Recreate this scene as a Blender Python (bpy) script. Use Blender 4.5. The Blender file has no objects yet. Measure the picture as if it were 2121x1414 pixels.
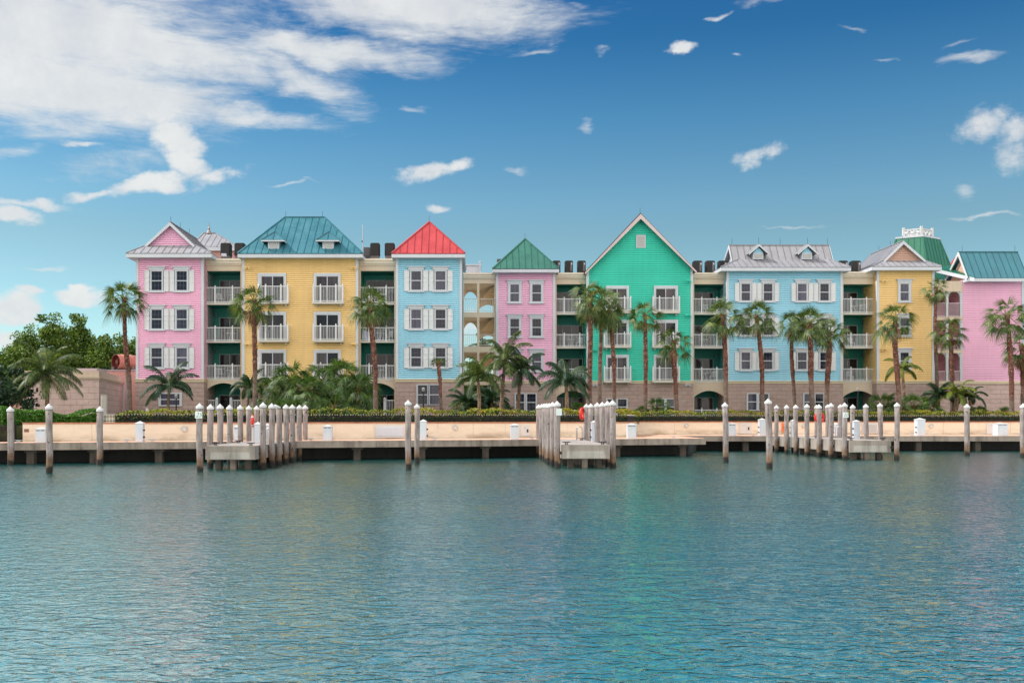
import bpy, math, random
from mathutils import Vector as V, Matrix
R=math.radians
SC=bpy.context.scene
COL=SC.collection
# ---------------------------------------------------------------- camera geometry used to survey the place
F=2060.0; CX=980.0; HY=867.0; EYE=2.3
def X(px,Y): return (px-CX)*Y/F
def Z(py,Y): return EYE-(py-HY)*Y/F
# ---------------------------------------------------------------- materials
MATS={}
class NT:
    def __init__(s,nt): s.nt=nt; s.n=nt.nodes; s.l=nt.links
    def new(s,t,**k):
        n=s.n.new(t)
        for a,b in k.items(): setattr(n,a,b)
        return n
    def put(s,sock,val):
        if isinstance(val,bpy.types.NodeSocket): s.l.new(val,sock)
        elif val is not None: sock.default_value=val
    def m(s,op,a,b=None,c=None,clamp=False):
        n=s.new('ShaderNodeMath',operation=op); n.use_clamp=clamp
        for i,x in enumerate((a,b,c)): s.put(n.inputs[i],x) if x is not None else None
        return n.outputs[0]
    def vm(s,op,a,b=None):
        n=s.new('ShaderNodeVectorMath',operation=op); s.put(n.inputs[0],a)
        if b is not None: s.put(n.inputs[1],b)
        return n.outputs[0] if op not in('LENGTH','DOT_PRODUCT') else n.outputs['Value']
    def noise(s,vec,scale,detail=3,rough=.5,dist=0):
        n=s.new('ShaderNodeTexNoise'); s.put(n.inputs['Vector'],vec); n.inputs['Scale'].default_value=scale
        n.inputs['Detail'].default_value=detail; n.inputs['Roughness'].default_value=rough; n.inputs['Distortion'].default_value=dist
        return n.outputs['Fac']
    def mapv(s,vec,loc=(0,0,0),rot=(0,0,0),scale=(1,1,1),typ='POINT'):
        n=s.new('ShaderNodeMapping',vector_type=typ); s.put(n.inputs['Vector'],vec)
        n.inputs['Location'].default_value=loc; n.inputs['Rotation'].default_value=rot; n.inputs['Scale'].default_value=scale
        return n.outputs[0]
    def ramp(s,fac,stops,interp='LINEAR'):
        n=s.new('ShaderNodeValToRGB'); s.put(n.inputs[0],fac); cr=n.color_ramp; cr.interpolation=interp
        while len(cr.elements)<len(stops): cr.elements.new(.5)
        for e,(p,c) in zip(cr.elements,stops): e.position=p; e.color=(c[0],c[1],c[2],1) if not isinstance(c,(int,float)) else (c,c,c,1)
        return n.outputs[0]
    def rng(s,v,a,b,c=0,d=1,typ='LINEAR'):
        n=s.new('ShaderNodeMapRange',interpolation_type=typ); s.put(n.inputs[0],v)
        for i,x in enumerate((a,b,c,d)): n.inputs[i+1].default_value=x
        return n.outputs[0]
    def mix(s,f,a,b,typ='MIX'):
        n=s.new('ShaderNodeMix',data_type='RGBA',blend_type=typ)
        s.put(n.inputs[0],f)
        for i,x in ((6,a),(7,b)):
            if isinstance(x,(tuple,list)): n.inputs[i].default_value=(x[0],x[1],x[2],1)
            else: s.put(n.inputs[i],x)
        return n.outputs[2]
    def pos(s): return s.new('ShaderNodeNewGeometry').outputs['Position']
    def sep(s,v):
        n=s.new('ShaderNodeSeparateXYZ'); s.put(n.inputs[0],v); return n.outputs
def mat(name,fn=None,rough=.7,color=None,metal=0,spec=.5,**kw):
    if name in MATS: return MATS[name]
    m=bpy.data.materials.new(name); m.use_nodes=True; t=NT(m.node_tree)
    b=m.node_tree.nodes['Principled BSDF']
    b.inputs['Roughness'].default_value=rough; b.inputs['Metallic'].default_value=metal
    b.inputs['Specular IOR Level'].default_value=spec
    if color is not None:
        b.inputs['Base Color'].default_value=(*color,1); m.diffuse_color=(*color,1)
    if fn: fn(t,b)
    MATS[name]=m; return m
def bump(t,b,h,dist=.02,st=1):
    n=t.new('ShaderNodeBump'); n.inputs['Distance'].default_value=dist; n.inputs['Strength'].default_value=st
    t.put(n.inputs['Height'],h); t.l.new(n.outputs[0],b.inputs['Normal'])
def paint(name,c,var=.12,rough=.6,streak=.5):
    var=max(var,.085)
    """weathered exterior paint: slow tone drift, vertical rain streaks, small grain"""
    def fn(t,b):
        p=t.pos()
        n1=t.noise(t.mapv(p,scale=(.35,.35,.5)),1,4)
        n2=t.noise(t.mapv(p,scale=(5,5,.35)),1,4,.6)
        n3=t.noise(p,14,3)
        f=t.m('ADD',t.m('MULTIPLY',n1,.5),t.m('ADD',t.m('MULTIPLY',n2,.35*streak*2),t.m('MULTIPLY',n3,.15)))
        lo=tuple(x*(1-var*1.6) for x in c); hi=tuple(min(.92,x*(1+var*.5)+.005) for x in c)
        t.put(b.inputs['Base Color'],t.ramp(f,[(.3,lo),(.62,hi)]))
        bump(t,b,n3,.004)
    return mat(name,fn,rough=rough)
def stone(name,c,c2,mortar,w=1.05,h=.5,gap=.018):
    def fn(t,b):
        p=t.pos(); s=t.sep(p)
        cmb=t.new('ShaderNodeCombineXYZ'); t.l.new(t.m('ADD',s[0],t.m('MULTIPLY',s[1],.97)),cmb.inputs[0]); t.l.new(s[2],cmb.inputs[1])
        br=t.new('ShaderNodeTexBrick'); t.l.new(cmb.outputs[0],br.inputs['Vector'])
        br.inputs['Scale'].default_value=1; br.inputs['Brick Width'].default_value=w; br.inputs['Row Height'].default_value=h
        br.inputs['Mortar Size'].default_value=gap; br.inputs['Mortar Smooth'].default_value=.3; br.inputs['Bias'].default_value=0
        br.inputs['Color1'].default_value=(*c,1); br.inputs['Color2'].default_value=(*c2,1); br.inputs['Mortar'].default_value=(*mortar,1)
        n=t.noise(t.mapv(p,scale=(1,1,1.6)),2.2,5,.65)
        col=t.mix(.5,br.outputs['Color'],t.ramp(n,[(.3,.55),(.7,1)]),'MULTIPLY')
        t.put(b.inputs['Base Color'],col)
        h_=t.m('ADD',t.m('MULTIPLY',br.outputs['Fac'],-1.),t.m('MULTIPLY',t.noise(p,9,5),.35))
        bump(t,b,h_,.012)
    return mat(name,fn,rough=.9)
def metalroof(name,c,rough=.42):
    def fn(t,b):
        p=t.pos(); n=t.noise(t.mapv(p,scale=(.8,.8,.5)),1.2,5,.6); n2=t.noise(t.mapv(p,scale=(9,1,1)),1,3)
        f=t.m('ADD',t.m('MULTIPLY',n,.7),t.m('MULTIPLY',n2,.3))
        t.put(b.inputs['Base Color'],t.ramp(f,[(.3,tuple(x*.78 for x in c)),(.65,tuple(min(.9,x*1.08) for x in c))]))
        t.put(b.inputs['Roughness'],t.rng(n,0.3,.7,rough-.08,rough+.12))
    return mat(name,fn,rough=rough,metal=.0)
def leafmat(name,cols,trans=.25,rough=.5):
    def fn(t,b):
        g=t.new('ShaderNodeNewGeometry'); r=g.outputs['Random Per Island']
        n=t.noise(g.outputs['Position'],.9,2)
        f=t.m('ADD',t.m('MULTIPLY',r,.65),t.m('MULTIPLY',n,.45),clamp=True)
        k=len(cols)-1
        c=t.ramp(f,[(.12+.78*i/k,cc) for i,cc in enumerate(cols)])
        t.put(b.inputs['Base Color'],c)
        tr=t.new('ShaderNodeBsdfTranslucent'); t.put(tr.inputs[0],t.mix(1,c,(1.3,1.3,.6),'MULTIPLY'))
        mx=t.new('ShaderNodeMixShader'); mx.inputs[0].default_value=trans
        out=t.n['Material Output']
        t.l.new(b.outputs[0],mx.inputs[1]); t.l.new(tr.outputs[0],mx.inputs[2]); t.l.new(mx.outputs[0],out.inputs[0])
    return mat(name,fn,rough=rough,spec=.35)
def glassmat(name,base,curt):
    def fn(t,b):
        p=t.pos(); s=t.sep(p)
        n=t.noise(t.mapv(p,scale=(7,1,.25)),1,2); w=t.noise(t.mapv(p,scale=(.45,.2,.33)),1,1)
        oi=t.new('ShaderNodeObjectInfo').outputs['Random']
        f=t.m('MULTIPLY',t.rng(n,.3,.6,.35,1),t.rng(oi,.35,.95,0,1))
        t.put(b.inputs['Base Color'],t.mix(f,base,curt))
        bump(t,b,t.noise(p,1.6,1),.01,.5)
    return mat(name,fn,rough=.06,spec=.4)
WHITE=paint('white_trim',(.56,.60,.66),.06)
RAILW=paint('rail_white',(.72,.74,.77),.05); SHUT=paint('shutter_white',(.66,.69,.72),.05)
CREAM=paint('cream_stucco',(.64,.54,.42),.07,.85)
BEIGE=paint('beige_belt',(.62,.53,.37),.06)
PINK=paint('pink_siding',(.87,.48,.67),.06); PINK2=paint('rose_siding',(.86,.49,.68),.06)
YEL=paint('yellow_siding',(.87,.62,.265),.06); BLUE=paint('blue_siding',(.33,.66,.82),.06)
GREEN=paint('green_siding',(.035,.62,.46),.07); PEACH=paint('peach_siding',(.66,.42,.33),.06)
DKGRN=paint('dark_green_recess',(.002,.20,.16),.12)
STONE=stone('rusticated_stone',(.44,.325,.29),(.48,.365,.33),(.33,.22,.21),.8,.34,.012)
STONE2=stone('pale_block_wall',(.62,.45,.42),(.66,.50,.46),(.42,.29,.28),.86,.41,.012)
PWALL=paint('salmon_stucco',(.58,.30,.27),.12,.85)
TEAL=metalroof('teal_metal',(.045,.185,.235)); RED=metalroof('red_metal',(.50,.06,.065)); GRN=metalroof('green_metal',(.04,.165,.125))
GREY=metalroof('grey_metal',(.31,.31,.335)); MAROON=metalroof('maroon_metal',(.12,.03,.045)); GRNL=metalroof('emerald_metal',(.03,.19,.12))
def seam(m,k=.35):
    n=m.name+'_seam'; c={'teal_metal':(.015,.09,.12),'red_metal':(.25,.02,.03),'green_metal':(.015,.09,.07),'grey_metal':(.15,.15,.17),'maroon_metal':(.05,.01,.02),'emerald_metal':(.01,.10,.06)}[m.name]
    return mat(n,color=c,rough=.5)
GLASS=glassmat('window_glass',(.008,.010,.022),(.10,.10,.155)); DGLASS=glassmat('door_glass',(.006,.006,.010),(.12,.10,.11))
GFRAME=mat('grey_frame',color=(.32,.38,.40),rough=.5); MUNT=mat('muntin_grey',color=(.07,.08,.12),rough=.5)
BLACK=mat('black_metal',color=(.012,.012,.014),rough=.45); DARKU=paint('unit_black',(.007,.007,.009),.3); UGREY=mat('unit_grey',color=(.13,.12,.125),rough=.5)
ROD=mat('rod_metal',color=(.10,.10,.12),rough=.4,metal=.8)
PEDW=paint('pedestal_white',(.60,.65,.72),.05,.4)
CAPW=paint('cap_white',(.62,.62,.62),.04,.5)
REDP=mat('lifebuoy_red',color=(.75,.03,.02),rough=.45); ORANGE=paint('orange_case',(.72,.16,.05),.1)
STEEL=mat('galvanised_steel',color=(.55,.56,.58),rough=.3,metal=.9); IRON=mat('dark_iron',color=(.02,.02,.025),rough=.5,metal=.4)
def f_concrete(c,dark):
    def fn(t,b):
        p=t.pos(); n=t.noise(p,1.1,6,.65); st=t.noise(t.mapv(p,scale=(3.2,3.2,.25)),1,4,.6); g=t.noise(p,30,3)
        f=t.m('ADD',t.m('MULTIPLY',n,.45),t.m('ADD',t.m('MULTIPLY',st,.45),t.m('MULTIPLY',g,.1)))
        t.put(b.inputs['Base Color'],t.ramp(f,[(.36,dark),(.5,c),(.66,tuple(min(.8,x*1.35) for x in c))]))
        bump(t,b,t.m('ADD',n,t.m('MULTIPLY',g,.4)),.01)
    return fn
CONC=mat('dock_concrete',f_concrete((.26,.215,.185),(.12,.095,.08)),rough=.9)
CONCL=mat('pier_concrete',f_concrete((.28,.24,.21),(.16,.135,.12)),rough=.9)
SUPC=mat('support_concrete',f_concrete((.075,.06,.05),(.03,.024,.02)),rough=.9)  # post colour darkened to stand in for shade below the deck
SHADEC=mat('shaded_concrete',f_concrete((.018,.017,.016),(.007,.007,.007)),rough=.7)  # seawall colour near black: the shade under the quay is put into it
WALK=mat('peach_paving',f_concrete((.66,.40,.28),(.5,.29,.2)),rough=.9)
def f_wall(t,b):
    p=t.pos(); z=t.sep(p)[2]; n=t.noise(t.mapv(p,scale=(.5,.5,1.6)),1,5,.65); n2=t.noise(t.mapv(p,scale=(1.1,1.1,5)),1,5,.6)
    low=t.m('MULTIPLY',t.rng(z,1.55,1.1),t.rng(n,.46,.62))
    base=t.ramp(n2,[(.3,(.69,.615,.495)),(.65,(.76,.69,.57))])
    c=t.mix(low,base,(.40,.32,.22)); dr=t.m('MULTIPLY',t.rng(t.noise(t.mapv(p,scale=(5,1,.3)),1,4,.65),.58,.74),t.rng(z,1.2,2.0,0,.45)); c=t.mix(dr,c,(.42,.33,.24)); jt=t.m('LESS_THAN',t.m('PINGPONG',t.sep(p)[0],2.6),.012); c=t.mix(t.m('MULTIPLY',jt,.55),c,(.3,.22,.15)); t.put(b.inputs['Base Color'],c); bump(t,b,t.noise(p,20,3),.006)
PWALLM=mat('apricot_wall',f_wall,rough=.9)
COPE=mat('coping_terracotta',f_concrete((.42,.20,.12),(.30,.13,.08)),rough=.9)
def f_pile(t,b):
    p=t.pos(); z=t.sep(p)[2]
    st=t.noise(t.mapv(p,scale=(22,22,1.2)),1,5,.65); n=t.noise(t.mapv(p,scale=(3,3,2)),1,4,.6); kn=t.noise(p,5,2)
    f=t.m('ADD',t.m('MULTIPLY',st,.65),t.m('MULTIPLY',n,.35))
    grey=t.ramp(f,[(.32,(.10,.08,.075)),(.45,(.22,.18,.172)),(.58,(.33,.285,.275)),(.7,(.44,.39,.38))])
    brown=t.ramp(f,[(.3,(.06,.035,.022)),(.65,(.24,.14,.085))])
    zz=t.m('ADD',z,t.m('MULTIPLY',t.m('SUBTRACT',n,.5),.55))
    c=t.mix(t.rng(zz,.95,.45),grey,brown); c=t.mix(t.rng(zz,.34,.20),c,(.018,.014,.012))
    c=t.mix(t.rng(kn,.68,.72),c,(.06,.05,.045))
    t.put(b.inputs['Base Color'],c); bump(t,b,st,.02)
PILE=mat('weathered_pile',f_pile,rough=.9)
def f_fantrunk(t,b):
    tc=t.new('ShaderNodeTexCoord'); g=t.sep(tc.outputs['Generated'])[2]; p=tc.outputs['Object']
    n=t.noise(t.mapv(p,scale=(4,4,7)),1,5,.7); n2=t.noise(t.mapv(p,scale=(.5,.5,.9)),1,2)
    red=t.ramp(n,[(.32,(.026,.014,.012)),(.48,(.105,.04,.029)),(.68,(.26,.13,.09))])
    gry=t.ramp(n,[(.32,(.075,.052,.043)),(.65,(.24,.175,.14))])
    oi=t.new('ShaderNodeObjectInfo').outputs['Random']; f=t.rng(t.m('ADD',g,t.m('ADD',t.m('MULTIPLY',t.m('SUBTRACT',n2,.5),.7),t.m('MULTIPLY',t.m('SUBTRACT',oi,.6),.35))),.24,.42)
    t.put(b.inputs['Base Color'],t.mix(f,gry,red)); bump(t,b,n,.03)
TRUNK=mat('fan_palm_bark',f_fantrunk,rough=.9)
def f_coctrunk(t,b):
    p=t.pos(); s=t.sep(p)[2]; ring=t.m('SINE',t.m('MULTIPLY',s,42)); n=t.noise(t.mapv(p,scale=(6,6,3)),1,4)
    f=t.m('ADD',t.m('MULTIPLY',ring,.12),n); t.put(b.inputs['Base Color'],t.ramp(f,[(.3,(.10,.06,.04)),(.7,(.36,.24,.16))])); bump(t,b,f,.02)
CTRUNK=mat('coconut_bark',f_coctrunk,rough=.9)
BARK=mat('tree_bark',f_coctrunk,rough=.9)
BOOT=leafmat('leaf_boot',[(.10,.035,.022),(.26,.10,.06),(.42,.30,.22)],.05,.9)
FAN=leafmat('fan_leaf',[(.014,.035,.012),(.035,.08,.022),(.085,.14,.035),(.22,.26,.07)],.22)
FAND=leafmat('fan_leaf_dark',[(.012,.035,.012),(.032,.08,.022),(.075,.145,.033),(.17,.25,.05)])
COCO=leafmat('feather_leaf',[(.010,.028,.010),(.028,.065,.018),(.07,.12,.028),(.19,.20,.05)])
COCOD=leafmat('feather_leaf_dark',[(.01,.03,.018),(.02,.055,.03),(.05,.10,.045)])
COCOY=leafmat('feather_leaf_yellow',[(.03,.065,.012),(.10,.15,.02),(.26,.27,.04)])
TREEL=leafmat('broad_leaf',[(.016,.05,.009),(.05,.115,.017),(.12,.21,.027),(.23,.31,.04)],.22)
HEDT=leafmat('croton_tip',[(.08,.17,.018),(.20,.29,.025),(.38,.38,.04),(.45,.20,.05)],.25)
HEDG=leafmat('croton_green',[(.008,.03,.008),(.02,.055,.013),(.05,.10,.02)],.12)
HEDB=leafmat('shrub_bright',[(.03,.10,.012),(.06,.17,.02),(.12,.27,.03)],.25)
TWIG=mat('twig_brown',color=(.03,.028,.018),rough=1)
def f_ground(t,b):
    p=t.pos(); n=t.noise(p,.8,6,.7); t.put(b.inputs['Base Color'],t.ramp(n,[(.35,(.035,.03,.02)),(.5,(.06,.08,.025)),(.7,(.14,.12,.07))])); bump(t,b,n,.05)
GROUND=mat('planted_soil',f_ground,rough=1)
def f_water(t,b):
    p=t.pos()
    a=t.noise(t.mapv(p,scale=(.62,1,1),rot=(0,0,R(9))),9.5,3,.55,.6)
    c0=t.noise(t.mapv(p,scale=(.58,1,1),rot=(0,0,R(-12))),3.0,2,.5,.5)
    c=t.m('POWER',t.m('SUBTRACT',1,t.m('ABSOLUTE',t.m('MULTIPLY',t.m('SUBTRACT',c0,.5),2.4)),clamp=True),5)
    e0=t.noise(t.mapv(p,scale=(.7,1,1),rot=(0,0,R(21))),6.4,2,.5,.5)
    e=t.m('POWER',t.m('SUBTRACT',1,t.m('ABSOLUTE',t.m('MULTIPLY',t.m('SUBTRACT',e0,.5),2.4)),clamp=True),5)
    gust=t.rng(t.noise(t.mapv(p,scale=(.05,.09,1),rot=(0,0,R(10))),1,3,.6),.35,.65,.75,1.25)
    d=t.noise(t.mapv(p,scale=(.6,1,1),rot=(0,0,R(16))),.55,2,.5)
    h=t.m('ADD',t.m('MULTIPLY',d,WA[2]),t.m('MULTIPLY',gust,t.m('ADD',t.m('MULTIPLY',e,WA[3]),t.m('ADD',t.m('MULTIPLY',a,WA[0]),t.m('MULTIPLY',c,WA[1])))))
    bn=t.new('ShaderNodeBump'); bn.inputs['Strength'].default_value=1; bn.inputs['Distance'].default_value=1
    t.put(bn.inputs['Height'],h)
    # a ripple face whose mirror ray would dive into the water meets the next ripple instead: it is turned up again and loses strength
    geo=t.new('ShaderNodeNewGeometry'); Rf=t.vm('REFLECT',t.vm('MULTIPLY',geo.outputs['Incoming'],(-1,-1,-1)),bn.outputs[0]); bad=t.rng(t.sep(Rf)[2],.02,-.005,0,1)
    mv=t.new('ShaderNodeMix',data_type='VECTOR'); t.l.new(bad,mv.inputs[0]); t.l.new(bn.outputs[0],mv.inputs[4]); t.l.new(t.vm('MULTIPLY',bn.outputs[0],(-.5,-.9,1)),mv.inputs[5])
    NF=t.vm('NORMALIZE',mv.outputs[1])
    big=t.noise(t.mapv(p,scale=(.12,.3,1)),1,3)
    body=t.mix(t.rng(big,.35,.65),(.008,.165,.16),(.014,.205,.195))
    df=t.new('ShaderNodeBsdfDiffuse'); t.put(df.inputs[0],body); t.l.new(bn.outputs[0],df.inputs['Normal'])
    gl=t.new('ShaderNodeBsdfGlossy'); gl.inputs['Roughness'].default_value=.01; gl.inputs['Color'].default_value=(.93,.98,.93,1); t.l.new(NF,gl.inputs['Normal'])
    lw=t.new('ShaderNodeLayerWeight'); lw.inputs['Blend'].default_value=.5; t.l.new(bn.outputs[0],lw.inputs['Normal'])
    fac0=t.rng(t.m('POWER',lw.outputs['Facing'],1.35),0,1,.06,.98); fac=fac0; t.put(gl.inputs['Color'],t.mix(bad,(.97,1,.95),(.16,.20,.18)))
    mx=t.new('ShaderNodeMixShader'); t.l.new(fac,mx.inputs[0]); t.l.new(df.outputs[0],mx.inputs[1]); t.l.new(gl.outputs[0],mx.inputs[2])
    t.l.new(mx.outputs[0],t.n['Material Output'].inputs[0])
WA=(.0055,.0108,.015,.0046)
WATER=mat('harbour_water',f_water,rough=.04)
# ---------------------------------------------------------------- mesh building
class MB:
    def __init__(s): s.v=[]; s.f=[]; s.m=[]; s.mi=0; s.smooth=False
    def face(s,pts):
        i=len(s.v); s.v+= [tuple(p) for p in pts]; s.f.append(tuple(range(i,i+len(pts)))); s.m.append(s.mi); return s
    def box(s,x0,x1,y0,y1,z0,z1):
        i=len(s.v); s.v+=[(x,y,z) for z in(z0,z1) for y in(y0,y1) for x in(x0,x1)]
        for q in((0,2,3,1),(4,5,7,6),(0,1,5,4),(2,6,7,3),(0,4,6,2),(1,3,7,5)): s.f.append(tuple(i+k for k in q)); s.m.append(s.mi)
        return s
    def prism(s,pts,off):
        i=len(s.v); n=len(pts); o=V(off); s.v+=[tuple(p) for p in pts]+[tuple(V(p)+o) for p in pts]
        s.f.append(tuple(range(i+n-1,i-1,-1))); s.f.append(tuple(range(i+n,i+2*n))); s.m+=[s.mi]*2
        for k in range(n): s.f.append((i+k,i+(k+1)%n,i+n+(k+1)%n,i+n+k)); s.m.append(s.mi)
        return s
    def beam(s,a,b,w,h,up=(0,0,1)):
        a=V(a);b=V(b); d=(b-a).normalized(); u=V(up); sd=d.cross(u)
        if sd.length<1e-4: sd=d.cross(V((0,1,0)))
        sd.normalize(); u=sd.cross(d).normalized()
        q=[a+sd*w/2*i+u*h/2*j for i,j in((-1,-1),(1,-1),(1,1),(-1,1))]
        return s.prism(q,b-a)
    def tube(s,pts,rad,n=8,caps=True,jit=None):
        i=len(s.v); pts=[V(p) for p in pts]; k=len(pts)
        for j,p in enumerate(pts):
            d=(pts[min(j+1,k-1)]-pts[max(j-1,0)]).normalized(); a=d.cross(V((0,1,0)))
            if a.length<.1: a=d.cross(V((1,0,0)))
            a.normalize(); b=d.cross(a); r=rad[j] if isinstance(rad,(list,tuple)) else rad
            for q in range(n):
                th=2*math.pi*q/n; rr=r*(1+(random.uniform(-jit,jit) if jit else 0)); s.v.append(tuple(p+a*rr*math.cos(th)+b*rr*math.sin(th)))
        for j in range(k-1):
            for q in range(n): s.f.append((i+j*n+q,i+j*n+(q+1)%n,i+(j+1)*n+(q+1)%n,i+(j+1)*n+q)); s.m.append(s.mi)
        if caps:
            s.f.append(tuple(range(i+n-1,i-1,-1))); s.f.append(tuple(range(i+(k-1)*n,i+k*n))); s.m+=[s.mi]*2
        return s
    def lathe(s,x,y,zr,n=16,rot=0):
        i=len(s.v)
        for z,r in zr:
            for q in range(n): th=2*math.pi*(q+rot)/n; s.v.append((x+r*math.cos(th),y+r*math.sin(th),z))
        for j in range(len(zr)-1):
            for q in range(n): s.f.append((i+j*n+q,i+j*n+(q+1)%n,i+(j+1)*n+(q+1)%n,i+(j+1)*n+q)); s.m.append(s.mi)
        s.f.append(tuple(range(i+n-1,i-1,-1))); s.f.append(tuple(range(i+(len(zr)-1)*n,i+len(zr)*n))); s.m+=[s.mi]*2
        return s
    def pyr(s,x0,x1,y0,y1,z0,z1):
        c=((x0+x1)/2,(y0+y1)/2,z1); q=[(x0,y0,z0),(x1,y0,z0),(x1,y1,z0),(x0,y1,z0)]
        for k in range(4): s.face([q[k],q[(k+1)%4],c])
        s.face(q[::-1]); return s
    def build(s,name,mats,parent=None,smooth=False):
        me=bpy.data.meshes.new(name); o=V((0,0,0)); p=parent
        while p is not None: o+=V(p.location); p=p.parent
        me.from_pydata([(a-o.x,b-o.y,c-o.z) for a,b,c in s.v],[],s.f); 
        if not isinstance(mats,(list,tuple)): mats=[mats]
        for m in mats: me.materials.append(m)
        me.polygons.foreach_set('material_index',s.m)
        if smooth: me.polygons.foreach_set('use_smooth',[True]*len(s.f))
        me.update(); ob=bpy.data.objects.new(name,me); COL.objects.link(ob)
        if parent is not None: ob.parent=parent
        return ob
def tag(o,label=None,cat=None,group=None,kind=None):
    if label: o['label']=label
    if cat: o['category']=cat
    if group: o['group']=group
    if kind: o['kind']=kind
    return o
def empty(name,loc,label,cat,group=None):
    o=bpy.data.objects.new(name,None); COL.objects.link(o); o.location=loc; o.empty_display_size=.3
    return tag(o,label,cat,group)
# ---------------------------------------------------------------- architecture helpers
YA=79.1; YB=88.5; GZ=1.9
def siding(mb,a,u,n,z0,z1,L=None,xr=None,h=.163,out=.045):
    a=V((a[0],a[1],0)); u=V((u[0],u[1],0)); n=V((n[0],n[1],0)); k=max(1,round((z1-z0)/h)); h=(z1-z0)/k
    for i in range(k):
        zb=z0+i*h; zt=zb+h
        s0,s1=xr(zb) if xr else (0,L); t0,t1=xr(zt) if xr else (0,L)
        if s1-s0<.02: continue
        P=lambda s,z,o: a+u*s+n*o+V((0,0,z))
        g=.06; zg=zt-g; q=1-g/h; u0,u1=s0+(t0-s0)*q,s1+(t1-s1)*q
        mb.face([P(s0,zb,out),P(s1,zb,out),P(u1,zg,.008),P(u0,zg,.008)])
        mb.face([P(u0,zg,.008),P(u1,zg,.008),P(u1,zg,-.05),P(u0,zg,-.05)]); mb.face([P(u0,zg,-.05),P(u1,zg,-.05),P(t1,zt,-.05),P(t0,zt,-.05)])
        mb.face([P(s0,zb,-.05),P(s1,zb,-.05),P(s1,zb,out),P(s0,zb,out)])
def roof_plane(mb,P,spacing=.56,th=.07,ribs=True):
    P=[V(p) for p in P]; e=(P[1]-P[0]).normalized(); n=e.cross(P[2]-P[0]).normalized()
    if n.z<0: n=-n
    s=n.cross(e); s=s if s.z>0 else -s
    mb.mi=0; mb.prism(P,-n*th)
    if not ribs: return
    Q=[((p-P[0]).dot(e),(p-P[0]).dot(s)) for p in P]; lo=min(q[0] for q in Q); hi=max(q[0] for q in Q)
    k=int((hi-lo)/spacing); off=((hi-lo)-k*spacing)/2; mb.mi=1
    for j in range(k+1):
        x=lo+off+j*spacing; ys=[]
        for a,b in zip(Q,Q[1:]+Q[:1]):
            if (a[0]-x)*(b[0]-x)<0: ys.append(a[1]+(b[1]-a[1])*(x-a[0])/(b[0]-a[0]))
        if len(ys)>=2 and max(ys)-min(ys)>.15:
            c=P[0]+e*x+n*.0; mb.beam(c+s*min(ys)+n*.012,c+s*(max(ys)-.03)+n*.012,.04,.03,n)
    mb.mi=0
def cap(mb,a,b,w=.14):
    mb.beam(V(a)+V((0,0,.03)),V(b)+V((0,0,.03)),w,.06)
def hip(mb,x0,x1,y0,y1,z0,a,b,zr,sp=.56):
    A=(a[0],a[1],zr); B=(b[0],b[1],zr); c=[(x0,y0,z0),(x1,y0,z0),(x1,y1,z0),(x0,y1,z0)]
    if abs(a[0]-b[0])>.05: fs=[[c[0],c[1],B,A],[c[1],c[2],B],[c[2],c[3],A,B],[c[3],c[0],A]]; hs=[(c[0],A),(c[1],B),(c[2],B),(c[3],A)]
    else: fs=[[c[0],c[1],A],[c[1],c[2],B,A],[c[2],c[3],B],[c[3],c[0],A,B]]; hs=[(c[0],A),(c[1],A),(c[2],B),(c[3],B)]
    for f in fs: roof_plane(mb,f,sp)
    for p,q in hs: cap(mb,p,q)
    if V(A)!=V(B): cap(mb,A,B)
def fascia(mb,x0,x1,y0,y1,z0,h=.27,t=.07):
    z1=z0-.03; z0=z1-h
    mb.box(x0,x1,y0,y0+t,z0,z1).box(x0,x0+t,y0+t,y1,z0,z1).box(x1-t,x1,y0+t,y1,z0,z1)
    mb.face([(x0+t,y0+t,z0+.03),(x1-t,y0+t,z0+.03),(x1-t,y1,z0+.03),(x0+t,y1,z0+.03)])
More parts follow.
